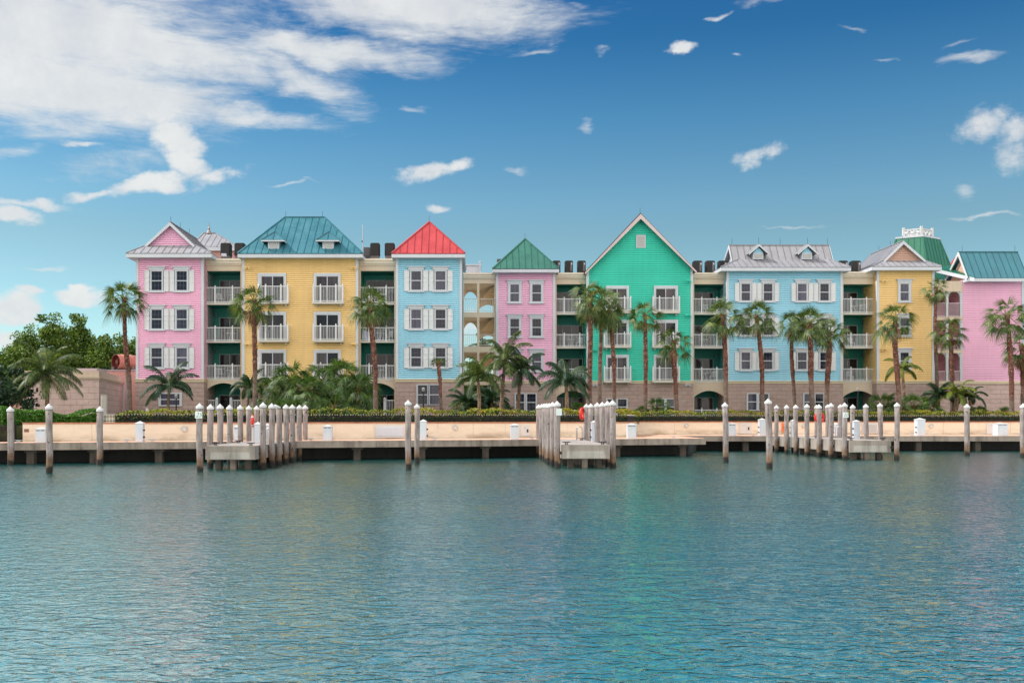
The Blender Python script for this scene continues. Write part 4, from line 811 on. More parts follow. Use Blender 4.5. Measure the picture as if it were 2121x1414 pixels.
# hedges
def leaves(mb,rng,pt,n,size,mi,nrm=None):
    for _ in range(n):
        c=pt(); s=size*rng.uniform(.6,1.3); d=V((rng.gauss(0,1),rng.gauss(0,1)-.3,rng.gauss(0,.8)+.35)).normalized(); e=d.cross(V((rng.gauss(0,1),rng.gauss(0,1),rng.gauss(0,1)))).normalized(); f=d.cross(e)
        mb.mi=mi(c) if callable(mi) else mi
        mb.face([c-e*s*.5,c-f*s*.28,c+e*s*.5,c+f*s*.28])
def hedge():
    rng=random.Random(5); m=MB(); core=MB()
    line=[V((X(236,57),57.4,0)),wB+V((-.3,.85,0)),V((13.1,78.0,0)),V((64,78.0,0))]
    tot=0
    for a,b in zip(line,line[1:]):
        L=(b-a).length; d=(b-a)/L; nn=V((-d.y,d.x,0)); D=1.0
        core.mi=0; core.prism([a+V((0,0,GZ-.05))+nn*.12,b+V((0,0,GZ-.05))+nn*.12,b+V((0,0,GZ-.05))+nn*D,a+V((0,0,GZ-.05))+nn*D],(0,0,.72))
        n=int(L*(330 if a.y<80 else 200))
        for _ in range(n):
            s=rng.uniform(0,L); p=a+d*s; ht=.93+.07*math.sin(p.x*1.3)+.05*math.sin(p.x*4.1+1)+.03*math.sin(p.x*9)
            ht+= -.12 if p.x<-15 else 0
            u=rng.random()
            if u<.5: z=ht*rng.random()**.7; q=nn*rng.uniform(-.08,.1)
            else: z=ht+rng.uniform(-.08,.07); q=nn*rng.uniform(-.05,D)
            c=p+q+V((0,0,GZ+z)); frac=z/ht
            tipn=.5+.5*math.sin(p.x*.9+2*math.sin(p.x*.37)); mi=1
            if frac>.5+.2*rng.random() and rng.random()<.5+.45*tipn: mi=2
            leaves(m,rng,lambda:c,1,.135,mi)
    for v in (m,): pass
    o=empty('hedge',(0,66,GZ),'long clipped croton hedge with yellow green tips above the promenade wall','hedge')
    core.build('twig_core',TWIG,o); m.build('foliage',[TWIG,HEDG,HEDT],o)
    # bright shrub hedge far left
    r2=empty('shrub_hedge',(X(110,58),58,GZ),'looser bright green shrub hedge before the stone outbuilding at left','hedge'); m=MB(); core=MB(); a=V((X(2,55),55,0)); b=V((X(212,59),59,0)); L=(b-a).length; d=(b-a)/L; nn=V((-d.y,d.x,0))
    core.prism([a+V((0,0,GZ-.2))+nn*.2,b+V((0,0,GZ-.2))+nn*.2,b+V((0,0,GZ-.2))+nn*1.2,a+V((0,0,GZ-.2))+nn*1.2],(0,0,.75))
    for _ in range(7500):
        s=rng.uniform(0,L); p=a+d*s; ht=.85+.14*math.sin(p.x*1.7+1)+.1*math.sin(p.x*3.3)-.12*(s/L); u=rng.random()
        z=ht*rng.random()**.7-.2 if u<.6 else ht+rng.uniform(-.12,.06); q=nn*(rng.uniform(-.1,.15) if u<.6 else rng.uniform(-.05,1.3))
        c=p+q+V((0,0,GZ+z)); leaves(m,rng,lambda:c,1,.15,0)
    core.build('twig_core',TWIG,r2); m.build('foliage',HEDB,r2)
hedge()
# ================================================================= PIERS
def pier(name,label,x0,x1,yf,yb,th,grp='concrete finger piers'):
    r=empty(name,((x0+x1)/2,yf,0),label,'pier',grp)
    m=MB().box(x0,x1,yf,yb,DZ-th,DZ+.004); m.m[1]=1; m.build('deck',[CONCL,mat('pier_top',f_concrete((.38,.34,.31),(.27,.24,.22)),rough=.9)],r)
    # pale salt-stained panel cast on the end face
    m=MB(); z0,z1=DZ-th+.02,DZ-.28; m.prism([(x0+.2,yf,z0),(x1-.2,yf,z0),(x1-.25,yf,z1),(x0+.25,yf,z1)],(0,-.012,0)); m.build('end_panel',mat('salt_panel',f_concrete((.36,.335,.31),(.20,.18,.16)),rough=.95),r)
    for k in range(3):
        for j in range(4 if yb-yf>8 else 2):
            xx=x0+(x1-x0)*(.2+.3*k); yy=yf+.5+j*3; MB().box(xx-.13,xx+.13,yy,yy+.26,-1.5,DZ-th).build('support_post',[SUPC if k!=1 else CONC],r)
    return r
PL=pier('pier','left concrete finger pier with pile row on its right side',-12.06,-9.83,44.8,dA.y+dirn.y/dirn.x*(-11-dA.x)+.0,.62)
PC=pier('pier','middle concrete finger pier seen end on between two pile rows',4.15,6.38,46.4,dA.y+dirn.y/dirn.x*(5.2-dA.x),.64)
PR=pier('pier','right concrete finger pier with sunlit left face',21.13,23.45,55.8,70.75,.66)
def collar(root,x,y,s):
    m=MB().box(min(x,x+s*.32),max(x,x+s*.32),y-.05,y+.05,.66,.74); m.tube([(x+s*.18,y-.09,.70),(x+s*.18,y+.09,.70)],.07,8); m.build('pile_bracket',IRON,root)
pn=[0]
def pile(px,y,top,w,label,grp,lean=0,sign=None,capfall=False,x=None,side=0):
    lean=lean or random.Random(px*3+int(y*10)).uniform(-.045,.045)
    xx=X(px,y) if x is None else x; r=w/2*y/F; zt=Z(top,y); hcap=(Z(0,y)-Z(8.2,y))*(w/12.); rng=random.Random(pn[0]*7+3); pn[0]+=1
    o=empty('mooring_pile',(xx,y,0),label,'mooring pile',grp); zc=zt-hcap; n=9; random.seed(pn[0])
    pts=[(xx+lean*(1-k/n)*.9+.012*math.sin(k*1.1+pn[0]),y+.01*math.sin(k*1.7),-1.5+(zc+1.5)*k/n) for k in range(n+1)]
    MB().tube(pts,[r*(.94+.06*k/n+(.03 if k%3==0 else 0)) for k in range(n+1)],14,jit=.025).build('post',PILE,o,smooth=True)
    cx,cy,_=pts[-1]; R_=r*1.2
    c=MB()
    if capfall:
        c.lathe(0,0,[(0,R_),(hcap*.25,R_*1.02),(hcap,.02)],16); M=Matrix.Translation((cx-r*.55,cy,zc+hcap*.55))@Matrix.Rotation(R(-152),4,'Y')@Matrix.Translation((0,0,-hcap*.3)); c.v=[tuple(M@V(v)) for v in c.v]
    else: c.lathe(cx,cy,[(zc-.05,R_*.96),(zc+hcap*.22,R_),(zc+hcap*.55,R_*.52),(zc+hcap,.012)],18)
    c.build('cap',CAPW,o)
    if side: collar(o,xx,y+.12,side)
    if sign:
        zz=Z(859,y); s=.155; bd=MB().box(cx-s,cx+s,y-r-.03,y-r-.012,zz-s*.95,zz+s*.95).build('number_plate',mat('plate_white',color=(.72,.80,.78),rough=.4),o)
        fc=bpy.data.curves.new('number','FONT'); fc.body=sign; fc.size=.27; fc.align_x='CENTER'; fc.align_y='CENTER'; fc.shear=.35; fc.extrude=.002; fc.offset=-.004; fc.materials.append(mat('plate_ink',color=(.02,.05,.05),rough=.5))
        tf=bpy.data.objects.new('tmp',fc); t=bpy.data.objects.new('number',bpy.data.meshes.new_from_object(tf)); bpy.data.objects.remove(tf); COL.objects.link(t); t.parent=bd; t.location=V((cx,y-r-.034,zz-.01))-V(o.location); t.rotation_euler=(R(90),0,0)
    return o
OW='weathered standalone mooring piles'
pile(22,50.0,841,13,'white capped pile nearest the left edge of the photo',OW); pile(102,42.3,835.6,13.4,'tall white capped pile standing in open water, second from left edge',OW)
pile(207,50.2,841,13,'white capped pile before the grey pillar and stone outbuilding',OW); pile(413,43.5,834.5,13.6,'tall pile with white number 25 plate, left of the left pier',OW,sign='25')
pile(845,45.4,828,12.4,'taller, blotchy brown pile of the close pair at centre left',OW); pile(864,51.3,835.8,10.8,'shorter greyer pile of the close pair at centre left',OW)
pile(1502,52.9,832.7,11.5,'single slightly leaning pile between middle and right piers',OW,lean=.08); pile(1591.5,46.7,825,13.4,'tallest leaning pile just left of the right pier',OW,lean=.1)
pile(2003,62.5,836,10.6,'lone pile right of the right pier before the pink wing',OW); pile(2119,59.5,835,11.5,'pile cut off by the right edge of the photo',OW)
ordn=['nearest','second','third','fourth','fifth','sixth','seventh']
def prow(lst,x,w,desc,grp,side,extra={}):
    for i,(y,top) in enumerate(lst): pile(0,y,top,w/ y,ordn[i]+' pile from the water end, '+desc,grp,x=x,side=side,**extra.get(i,{}))
G='capped piles lining the left pier'
prow([(46.4,836.5),(48.2,836),(50.1,837.8),(52.4,838),(54.4,839),(56.3,839.5)],-12.26,.29*F,'left row of the left pier',G,1)
prow([(45.7,832.5),(47.7,834.6),(49.5,838.7),(51.4,836.7),(53.2,837),(55.3,838),(57.2,838)],-9.66,.285*F,'right row of the left pier',G,-1,{2:dict(capfall=True)})
G='capped piles lining the middle pier'
o0=len(bpy.data.objects)
prow([(46.6,830),(49.1,832),(51.2,834.4),(53,834.5),(55,835),(57,836),(59.7,837)],3.93,.29*F,'left row of the middle pier',G,1)
prow([(47.2,828),(48.9,830),(50.9,832),(53,833),(56,835),(58.2,835.8)],6.62,.29*F,'right row of the middle pier',G,-1)
G='capped piles lining the right pier'
prow([(56.1,833.4),(58.2,834),(60.2,837),(62.4,836),(64.6,837.5),(66.5,838),(68.7,838.5)],20.95,.29*F,'left row of the right pier',G,1,{0:dict(sign='20')})
prow([(55.5,833),(57.8,834),(59.9,836),(62,837.3),(64.1,837),(66.4,837),(68.5,838)],23.66,.28*F,'right row of the right pier',G,-1)
# blank plate on middle pier pile
y=46.6; x=3.93; o=[q for q in bpy.data.objects if q.get('label')=='nearest pile from the water end, left row of the middle pier'][0]
m=MB().box(-.16,.16,-.008,.008,-.16,.16); M=Matrix.Translation((x+.09,y-.13,Z(853,y)))@Matrix.Rotation(R(38),4,'Z'); m.v=[tuple(M@V(v)) for v in m.v]; m.build('number_plate',mat('plate_white'),o)
# ladders
def ladder(x,y,label,s=1,down=True):
    r=empty('dock_ladder',(x,y,DZ),label,'ladder','steel ladders on the piers'); 
    for d in(0,.38): 
        n=8; pts=[(x,y+d,DZ-1.5 if down else DZ)]+[(x,y+d,DZ+.62)]+[(x+s*(.16-.16*math.cos(math.pi*k/n)),y+d,DZ+.62+.16*math.sin(math.pi*k/n)) for k in range(1,n+1)]+[(x+s*.32,y+d,DZ)]
        MB().tube(pts,.022,7).build('handrail',STEEL,r,smooth=True)
    for k in range(4): MB().tube([(x,y,DZ-.2-k*.3),(x,y+.38,DZ-.2-k*.3)],.018,6).build('rung',STEEL,r)
ladder(-9.8,48.6,'bright steel ladder loop at the right side of the left pier',-1); ladder(-9.8,54.6,'small distant ladder loop near the landward end of the left pier',-1)
ladder(6.30,57.2,'steel ladder loop at the landward end of the middle pier',-1); ladder(21.08,66,'steel ladder reaching the water on the right pier, left side',1); ladder(23.4,63,'steel ladder loop on the right side of the right pier',-1)
# pedestals
def pedestal(px,Y,top,w,label,wide=False,leftlit=True):
    x=X(px,Y); hw=w/2*Y/F; zt=Z(top,Y); d=hw*.95; r=empty('power_pedestal' if not wide else 'dock_box',(x,Y,DZ),label,'power pedestal' if not wide else 'dock box','white service pedestals')
    rise=.13 if wide else .15; zb=zt-rise
    MB().box(x-hw,x+hw,Y,Y+2*d,DZ,zb).build('cabinet',PEDW,r); MB().box(x-hw-.025,x+hw+.025,Y-.025,Y+2*d+.025,zb,zb+.035).pyr(x-hw-.025,x+hw+.025,Y-.025,Y+2*d+.025,zb+.035,zt).build('lid',CAPW,r)
    if wide:
        MB().box(x-hw*.8,x-hw*.1,Y-.012,Y,zb-.07,zb-.035).box(x+hw*.1,x+hw*.8,Y-.012,Y,zb-.07,zb-.035).build('louvre_slot',UGREY,r)
        MB().box(x-hw*.75,x+hw*.75,Y-.014,Y,DZ+.12,zb-.12).build('door_panel',PEDW,r)
    else:
        s=1 if px<1000 else -1; xx=x+s*hw
        for z in(DZ+.25,DZ+.62): MB().tube([(xx,Y+d*.6,z),(xx+s*.08,Y+d*.4,z)],.045,8).build('socket',BLACK,r)
        MB().box(x-hw*.7,x+hw*.7,Y-.012,Y,DZ+.2,zb-.2).build('door_panel',PEDW,r)
fy=lambda px,o=.45: onfront(px,o).y
pedestal(288,fy(288),871.5,15,'narrow white pedestal on the quay left of pile 25'); pedestal(83.5,fy(83.5),884,21.5,'wide white box behind the second pile from left',True)
pedestal(490,fy(490),880,11,'white box half hidden among left pier piles',True); pedestal(533,50.5,873,12,'pale pedestal standing on the left pier deck'); pedestal(553,fy(553)+1.0,876,9,'white pedestal behind the right pile row of the left pier')
pedestal(678,fy(678),879,18,'wide white box right of the left pier',True); pedestal(826.5+50,fy(876),868,13.5,'narrow white pedestal right of the close pair of piles'); pedestal(1066,fy(1066),876.5,17,'wide white box left of the middle pier',True)
pedestal(1231,53,870,11.5,'tall pedestal standing on the middle pier deck'); pedestal(1309,fy(1309),876,18,'wide white box right of the middle pier',True); pedestal(1516.5,71.3,874.5,15.5,'wide white box behind the single leaning pile',True)
pedestal(1580,71.3,865.5,13,'narrow white pedestal left of the tallest leaning pile'); pedestal(1644,68.5,868,9,'slim pedestal at the landward end of the right pier'); pedestal(1732,72,875,8,'slim white pedestal between the pile rows of the right pier')
pedestal(1775.5,60.5,868.8,12,'pedestal standing on the right pier deck near the number 20 pile'); pedestal(1908.5,71.3,865,16.5,'narrow white pedestal right of the right pier'); pedestal(2077,71.3,874.5,21,'wide white box near the right edge of the photo',True)
# cleats
def cleat(x,y,z,label,m=None):
    c=MB().box(x-.09,x+.09,y-.05,y+.05,z,z+.02).tube([(x-.04,y,z+.02),(x-.04,y,z+.10)],.02,6).tube([(x+.04,y,z+.02),(x+.04,y,z+.10)],.02,6).tube([(x-.2,y,z+.135),(x-.1,y,z+.11),(x+.1,y,z+.11),(x+.2,y,z+.135)],[.012,.025,.025,.012],6)
    tag(c.build('cleat',m or STEEL,None),label,'cleat','mooring cleats')
for px,lb in((37,'between the first and second piles at far left'),(262,'left of the narrow pedestal near pile 25'),(315,'right of the narrow pedestal near pile 25'),(645,'just right of the left pier on the quay'),(853,'between the close pair of piles'),(903,'right of the narrow centre left pedestal'),(1106,'left of the middle pier piles'),(1400,'near the corner of the slanting quay')):
    p=onfront(px,.3); cleat(p.x,p.y,DZ,'steel cleat on quay edge '+lb)
for px,lb in((1560,'left of the narrow pedestal near the tallest pile'),(1889,'left of the narrow pedestal right of the right pier'),(1934,'right of the narrow pedestal right of the right pier'),(2110,'beside the right edge of the photo')): cleat(X(px,71.1),71.1,DZ,'steel cleat on set back quay '+lb)
for x,y,lb in((-11.8,45.6,'left front of the left pier deck'),(-10.1,45.2,'right front corner of the left pier deck'),(-11.8,50,'left side halfway along the left pier'),(-10.1,52,'right side halfway along the left pier'),(4.4,46.9,'left front corner of the middle pier deck'),(6.1,46.9,'right front corner of the middle pier deck'),(6.1,56,'right landward part of the middle pier'),(21.4,56.3,'left front corner of the right pier deck'),(23.2,56.3,'right front corner of the right pier deck'),(21.4,62,'left side halfway along the right pier')): cleat(x,y,DZ+.004,'dark cleat at the '+lb,IRON)
# wall fittings
def onwall(px):
    if px<1300:
        s=(px-CX)/F; t=(wA.x-s*wA.y)/(s*wd.y-wd.x); return wA+wd*t
    return V((X(px,77),77,0))
def wallrect(name,px0,px1,py0,py1,m,label,cat,th=.06,grp=None,frame=None):
    a,b=onwall(px0),onwall(px1); z0,z1=Z(py1,a.y),Z(py0,a.y); mb=MB().prism([(a.x,a.y,z0),(b.x,b.y,z0),(b.x,b.y,z1),(a.x,a.y,z1)],(0,-th,0)); r=empty(name,((a.x+b.x)/2,a.y,z0),label,cat,grp); mb.build('panel',m,r); return r,a,b,z0,z1
for px0,px1,py0,py1,lb in((1078,1097,880,903,'white electrical cabinet on the wall beside the wide box left of the middle pier'),(1531,1556,875.5,898,'white electrical cabinet on the wall right of the single leaning pile'),(2043,2066,876,899,'white electrical cabinet on the wall near the right edge')):
    r,a,b,z0,z1=wallrect('electrical_cabinet',px0,px1,py0,py1,CAPW,lb,'electrical cabinet',grp='white cabinets on the wall'); k=.77; xx=a.x+(b.x-a.x)*k; yy=a.y+(b.y-a.y)*k-.06; MB().box(xx-.05,xx+.05,yy-.03,yy,z0+(z1-z0)*.35,z0+(z1-z0)*.62).build('lock',BLACK,r)
    xx=a.x+(b.x-a.x)*.35; yy=a.y+(b.y-a.y)*.35-.06; MB().box(xx-.15,xx+.15,yy-.006,yy,z1-.2,z1-.15).build('name_plate',UGREYL,r)
def louvre(px0,px1,py0,py1,label,base):
    r,a,b,z0,z1=wallrect('louvred_vent',px0,px1,py0,py1,CAPW,label,'vent',grp='louvred vents on the wall'); m=MB(); d=(b-a); n=10
    for k in range(n):
        za=z0+.1+(z1-z0-.2)*k/n; p=a+d*.04; q=b-d*.04; m.prism([(p.x,p.y-.062,za),(q.x,q.y-.062,za),(q.x,q.y-.10,za+.02),(p.x,p.y-.10,za+.02)],(0,.02,(z1-z0-.2)/n*.8))
    m.build('louvre',base,r)
louvre(777,838,880,906.5,'large white louvred vent in the wall left of the close pair of piles',PEDW); louvre(1785,1816,875.5,897,'grey louvred vent in the wall behind the right pier',UGREYL)
wallrect('bronze_plaque',50.5,60,888,894.5,mat('bronze_brown',color=(.20,.10,.07),rough=.5),'small brown plaque at the left end of the promenade wall','plaque',.03)
def bulkhead(px,py,lb):
    p=onwall(px); z=Z(py,p.y); r=empty('bulkhead_light',(p.x,p.y,z),lb,'wall light','round wall lights'); m=MB(); rr=.17; n=14
    prof=[(0,rr),(.04,rr),(.09,rr*.85),(.13,rr*.5),(.145,.02)]
    def rg(o,q): return [(p.x+q*math.cos(2*math.pi*k/n),p.y-o,z+q*math.sin(2*math.pi*k/n)) for k in range(n)]
    Rg=[rg(*x) for x in prof]
    for A,B in zip(Rg,Rg[1:]):
        for q in range(n): m.face([A[q],A[(q+1)%n],B[(q+1)%n],B[q]])
    m.build('lens',mat('frosted_lens',color=(.62,.64,.62),rough=.35),r,smooth=True); c=MB().prism([(p.x+rr*1.05*math.cos(math.pi*k/8),p.y-.13,z+rr*1.05*math.sin(math.pi*k/8)) for k in range(9)],(0,.1,0)); c.build('hood',mat('lamp_shell',color=(.45,.46,.46),rough=.5),r)
bulkhead(382.5,889,'round bulkhead light on the wall left of pile 25'); bulkhead(943,886,'round bulkhead light on the wall at centre'); bulkhead(1421.5,881.5,'round bulkhead light on the wall above the quay corner'); bulkhead(1928,882.5,'round bulkhead light on the wall right of the right pier'); bulkhead(1665,882,'round bulkhead light on the wall behind the right pier')
for px,py0,py1,lb in((597,883.5,901,'orange extinguisher case on the wall behind the left pier'),(1622.5,876,893.5,'orange extinguisher case on the wall behind the right pier')):
    r,a,b,z0,z1=wallrect('extinguisher_case',px-3.4,px+3.4,py0,py1,ORANGE,lb,'extinguisher case',.14,'orange cases on the wall'); xm=(a.x+b.x)/2; ym=(a.y+b.y)/2-.14; MB().box(xm-.03,xm+.05,ym-.02,ym,z0+.25,z0+.4).build('window',mat('dark_red',color=(.15,.01,.01),rough=.3),r)
# life rings
def torus(mb,c,R0,r0,axis,n=28,k=10):
    c=V(c); ax=V(axis).normalized(); u=ax.cross(V((0,0,1))).normalized(); v=ax.cross(u); i=len(mb.v)
    for a in range(n):
        th=2*math.pi*a/n; d=u*math.cos(th)+v*math.sin(th)
        for b in range(k): ph=2*math.pi*b/k; mb.v.append(tuple(c+d*(R0+r0*math.cos(ph))+ax*r0*math.sin(ph)))
    for a in range(n):
        for b in range(k): mb.f.append((i+a*k+b,i+((a+1)%n)*k+b,i+((a+1)%n)*k+(b+1)%k,i+a*k+(b+1)%k)); mb.m.append(mb.mi)
def lifering(x,y,z,axis,label,Rr=.31):
    r=empty('life_ring',(x,y,z),label,'life ring','red life rings'); m=MB(); torus(m,(x,y,z),Rr,.075,axis); m.build('ring',REDP,r,smooth=True)
    ax=V(axis).normalized(); u=ax.cross(V((0,0,1))).normalized(); v=ax.cross(u)
    for k in range(4):
        th=math.pi/4+k*math.pi/2; d=u*math.cos(th)+v*math.sin(th); t=d.cross(ax); c=V((x,y,z))+d*Rr; q=[]
        m=MB(); n=10; A=[[c+t*s*.035+ (d*math.cos(2*math.pi*j/n)+ax*math.sin(2*math.pi*j/n))*.083 for j in range(n)] for s in(-1,1)]
        for j in range(n): m.face([A[0][j],A[0][(j+1)%n],A[1][(j+1)%n],A[1][j]])
        m.build('band',CAPW if Rr<.3 else REDP,r)
lifering(6.36,58.1,Z(856.5,58),(.93,-.36,0),'red life ring turned nearly edge on beside the middle pier piles'); lifering(23.40,67.2,Z(864.6,67),(.12,-1,0),'red life ring facing the water behind the right pier piles',.30)
lifering(X(523.5,52),52,Z(871.5,52),(1,.15,0),'red life ring seen edge on above its white stand on the left pier',.24)
m=MB().box(X(523.5,52.1)-.05,X(523.5,52.1)+.05,52.05,52.15,DZ,Z(862,52)); m.box(X(523.5,52.1)-.09,X(523.5,52.1)+.09,52.02,52.2,DZ,DZ+.05); tag(m.build('ring_stand',CAPW),'slim white stand holding the life ring on the left pier','stand')
# lamp posts
def lamp(px,Y,top,label):
    x=X(px,Y); z=Z(top,Y); r=empty('garden_lamp',(x,Y,GZ),label,'lamp post','black garden lamp posts'); MB().lathe(x,Y,[(GZ,.1),(GZ+.25,.07),(GZ+.3,.05),(z-.3,.045)],8).build('pole',BLACK,r); MB().lathe(x,Y,[(z-.3,.06),(z-.26,.10),(z-.08,.13),(z,.02)],8).build('lantern',mat('lantern_glass',color=(.35,.36,.34),rough=.3),r)
lamp(365,72,816,'black garden lamp post before the pink house palm'); lamp(877,72,802,'black garden lamp post before the ground floor window of the red roofed house'); lamp(1777,83,803,'black garden lamp post before the arch left of the yellow gabled house')
m=MB().box(X(302,66),X(307,66),66,66.05,Z(862,66),Z(845,66)).box(X(302.8,66),X(306,66),65.99,66,Z(848,66),Z(846.6,66)); tag(m.build('garden_sign',CAPW),'small white garden sign above the hedge before the pink house','sign')
# ================================================================= VEGETATION
def fan_leaf(mb,rng,base,az,el,Lp,Rb,droop,nseg=22,bm=0):
    d=V((math.cos(az)*math.cos(el),math.sin(az)*math.cos(el),math.sin(el)))
    p=[]; 
    for k in range(5): t=k/4; p.append(base+d*Lp*t+V((0,0,-1))*Lp*.28*t*t*max(.15,math.cos(el)))
    mb.mi=1; mb.tube(p,[.028,.022,.018,.015,.012],4,False)
    tip=p[-1]; dd=(p[-1]-p[-2]).normalized(); dd=(dd+V((0,0,-1))*.18*droop).normalized()
    side=dd.cross(V((0,0,1))); 
    if side.length<.15: side=V((math.sin(az),-math.cos(az),0))
    side.normalize(); roll=rng.uniform(-1.0,1.0); up=side.cross(dd).normalized(); sd=(side*math.cos(roll)+up*math.sin(roll)); upn=sd.cross(dd).normalized()
    mb.mi=bm; span=R(rng.uniform(88,116)); dth=2*span/nseg
    for k in range(nseg):
        a=-span+dth*(k+.5)+rng.uniform(-.02,.02); L=Rb*(1-.28*(abs(a)/span)**2)*rng.uniform(.88,1.08)
        v=dd*math.cos(a)+sd*math.sin(a)+upn*(-.22*abs(math.sin(a))-.06); v.normalize(); w=v.cross(upn).normalized()
        prev=None; dr=droop*rng.uniform(.7,1.3)
        for t,ww in((.03,.004),(.36,L*.36*math.tan(dth/2)*1.1),(.7,L*.26*math.tan(dth/2)),(1,.004)):
            c=tip+v*L*t+V((0,0,-1))*L*.5*dr*t**2.6; cur=(c-w*ww,c+w*ww)
            if prev: mb.face([prev[0],prev[1],cur[1],cur[0]])
            prev=cur
def fan_palm(label,path,Y,Rpx,seed,nleaf=30,tw=9.5,droop=.8,m=FAN,lo=-42,skirt=0,boots=(.35,.75),name='fan_palm',grp='tall fan palms along the promenade',squash=1.,wind=0):
    rng=random.Random(seed); k=F/Y; base=V((X(path[0][0],Y),Y,GZ-.1)); pts=[base]
    for px,py in path[1:]: pts.append(V((X(px,Y),Y+rng.uniform(-.08,.08),Z(py,Y))))
    Rr=Rpx/k*1.1; r=empty(name,(base.x,base.y,GZ),label,'palm tree',grp)
    # smooth trunk
    P=[]; n=22
    for j in range(n+1):
        t=j/n*(len(pts)-1); i=min(int(t),len(pts)-2); f=t-i; a=pts[max(i-1,0)];b=pts[i];c=pts[i+1];d=pts[min(i+2,len(pts)-1)]
        P.append(.5*((2*b)+(c-a)*f+(2*a-5*b+4*c-d)*f*f+(3*b-a-3*c+d)*f*f*f))
    rad=tw*.86/2/k; rs=[]
    random.seed(seed)
    for j in range(n+1):
        t=j/n; q=rad*(1.18-.28*t)*(1+.06*math.sin(j*2.1+seed)); 
        if boots[0]<t<boots[1]: q*=1.14
        if t>.93: q*=1.25
        rs.append(q)
    tm=MB(); tm.tube(P,rs,10,jit=.06); tm.mi=1
    for j in range(n):
        t=j/n
        cnt=9 if boots[0]<t<boots[1] else (2 if t<.9 else 8)
        if t<.12: cnt=0
        for _ in range(cnt):
            th=rng.uniform(0,2*math.pi); c=P[j].lerp(P[j+1],rng.random()); o=V((math.cos(th),math.sin(th),0)); s=o.cross(V((0,0,1))); h=rng.uniform(.08,.2); e=rng.uniform(.03,.09); w=.05
            b=c+o*rs[j]*.9; tm.face([b-s*w,b+s*w,b+s*w*.5+o*e+V((0,0,h)),b-s*w*.5+o*e+V((0,0,h))])
    tm.build('trunk',[TRUNK,BOOT],r,smooth=False)
    cm=MB(); top=P[-1]; ga=rng.uniform(0,6); nleaf=int(nleaf*rng.uniform(.8,1.08)); lo+=rng.uniform(-14,10); skirt=skirt or (rng.choice((0,2,3,5)) if nleaf>16 and Rpx>30 and name=='fan_palm' else 0)
    for i in range(nleaf):
        t=(i+.5)/nleaf; el=R(82+(lo-82)*t**.85)+rng.uniform(-.12,.12); az=ga+i*2.39996+rng.uniform(-.25,.25)
        sc=rng.uniform(.85,1.12); lp=Rr*.62*sc*(1 if t>.15 else .7); base=top+V((math.cos(az)*.06,math.sin(az)*.06,-.1*t))
        fan_leaf(cm,rng,base,az+wind*math.cos(az),el,lp,Rr*.52*sc,droop*(.5+.6*t)) 
    for i in range(skirt):
        az=rng.uniform(0,6.28); el=R(rng.uniform(-80,-60)); cm2=cm; fan_leaf(cm2,rng,top-V((0,0,.2)),az,el,Rr*.35,Rr*.42,1.3,12,2)
    cm.build('crown',[m,COCOY,BOOT],r)
    return r
fan_palm('tall fan palm standing left of the pink house',[(270,855),(267,790),(259,700),(257,618)],67,46,11,tw=10,boots=(.25,.6))
fan_palm('fan palm before the left edge of the yellow house',[(528,852),(528,760),(527,690),(526,622)],67,45,12,tw=9.5)
fan_palm('fan palm before the balconies left of the red roofed house',[(778,850),(777,760),(770,690),(767,628)],67,45,13,tw=10)
fan_palm('small stunted fan palm with a tight crown before the red roofed house',[(915,850),(912,800),(909,768),(908,752)],67,17,14,nleaf=12,tw=6.5,lo=20,boots=(.4,.9))
fan_palm('tall fan palm before the left edge of the emerald house',[(1221,852),(1222,760),(1223,690),(1223,612)],70,42,15,tw=10,nleaf=34,lo=-70)
fan_palm('tall fan palm with smooth trunk, middle of the three before the emerald house',[(1242,852),(1243,760),(1245,690),(1246,622)],71,44,16,tw=9,nleaf=32,lo=-70,boots=(.9,.95))
fan_palm('shorter fan palm, rightmost of the three before the emerald house',[(1272,852),(1272,770),(1268,700),(1263,645)],73,36,17,tw=8,nleaf=26,lo=-65)
fan_palm('fan palm before the middle of the emerald house',[(1336,853),(1337,770),(1337,720),(1336,652)],80,34,18,tw=9,nleaf=26)
fan_palm('drooping fan palm before the right balconies of the emerald house',[(1402,852),(1399,790),(1396,740),(1396,706)],79.8,36,19,tw=10,nleaf=20,droop=1.1,boots=(.4,.9))
fan_palm('fan palm before the left edge of the wide blue house',[(1504,850),(1504,780),(1502,720),(1497,652)],81,42,20,tw=9.5,nleaf=28)
fan_palm('leaning fan palm before the left windows of the wide blue house',[(1579,850),(1578,770),(1575,720),(1567,655)],80.5,42,21,tw=9.5,nleaf=28)
fan_palm('slim fan palm, leftmost of three before the right half of the wide blue house',[(1649,848),(1643,780),(1639,730),(1640,670)],82.5,32,22,tw=8,nleaf=24)
fan_palm('largest fan palm, middle of three before the right half of the wide blue house',[(1686,852),(1680,780),(1680,730),(1677,668)],80.2,42,23,tw=11,nleaf=32)
fan_palm('fan palm, rightmost of three before the right half of the wide blue house',[(1710,852),(1714,790),(1718,740),(1717,688)],81.5,38,24,tw=10.5,nleaf=28)
fan_palm('fan palm before the gabled yellow house',[(1865,852),(1859,780),(1855,720),(1855,658)],80,43,25,tw=10.5,nleaf=26)
fan_palm('tall thin fan palm between gabled yellow house and porch',[(1944,850),(1940,760),(1936,680),(1938,595)],86.5,26,26,tw=7,nleaf=24,lo=-75,skirt=4)
fan_palm('fan palm before the porch of the pink wing',[(1972,850),(1972,790),(1971,740),(1969,685)],84,36,27,tw=8.5,nleaf=22)
fan_palm('fan palm before the right end of the pink wing',[(2096,855),(2094,780),(2091,720),(2086,652)],80.2,45,28,tw=10,nleaf=28)
fan_palm('shaggy dark fan palm at the right edge of the photo',[(2122,852),(2121,800),(2120,760),(2118,716)],82,44,29,tw=13,nleaf=28,m=FAND,skirt=9)
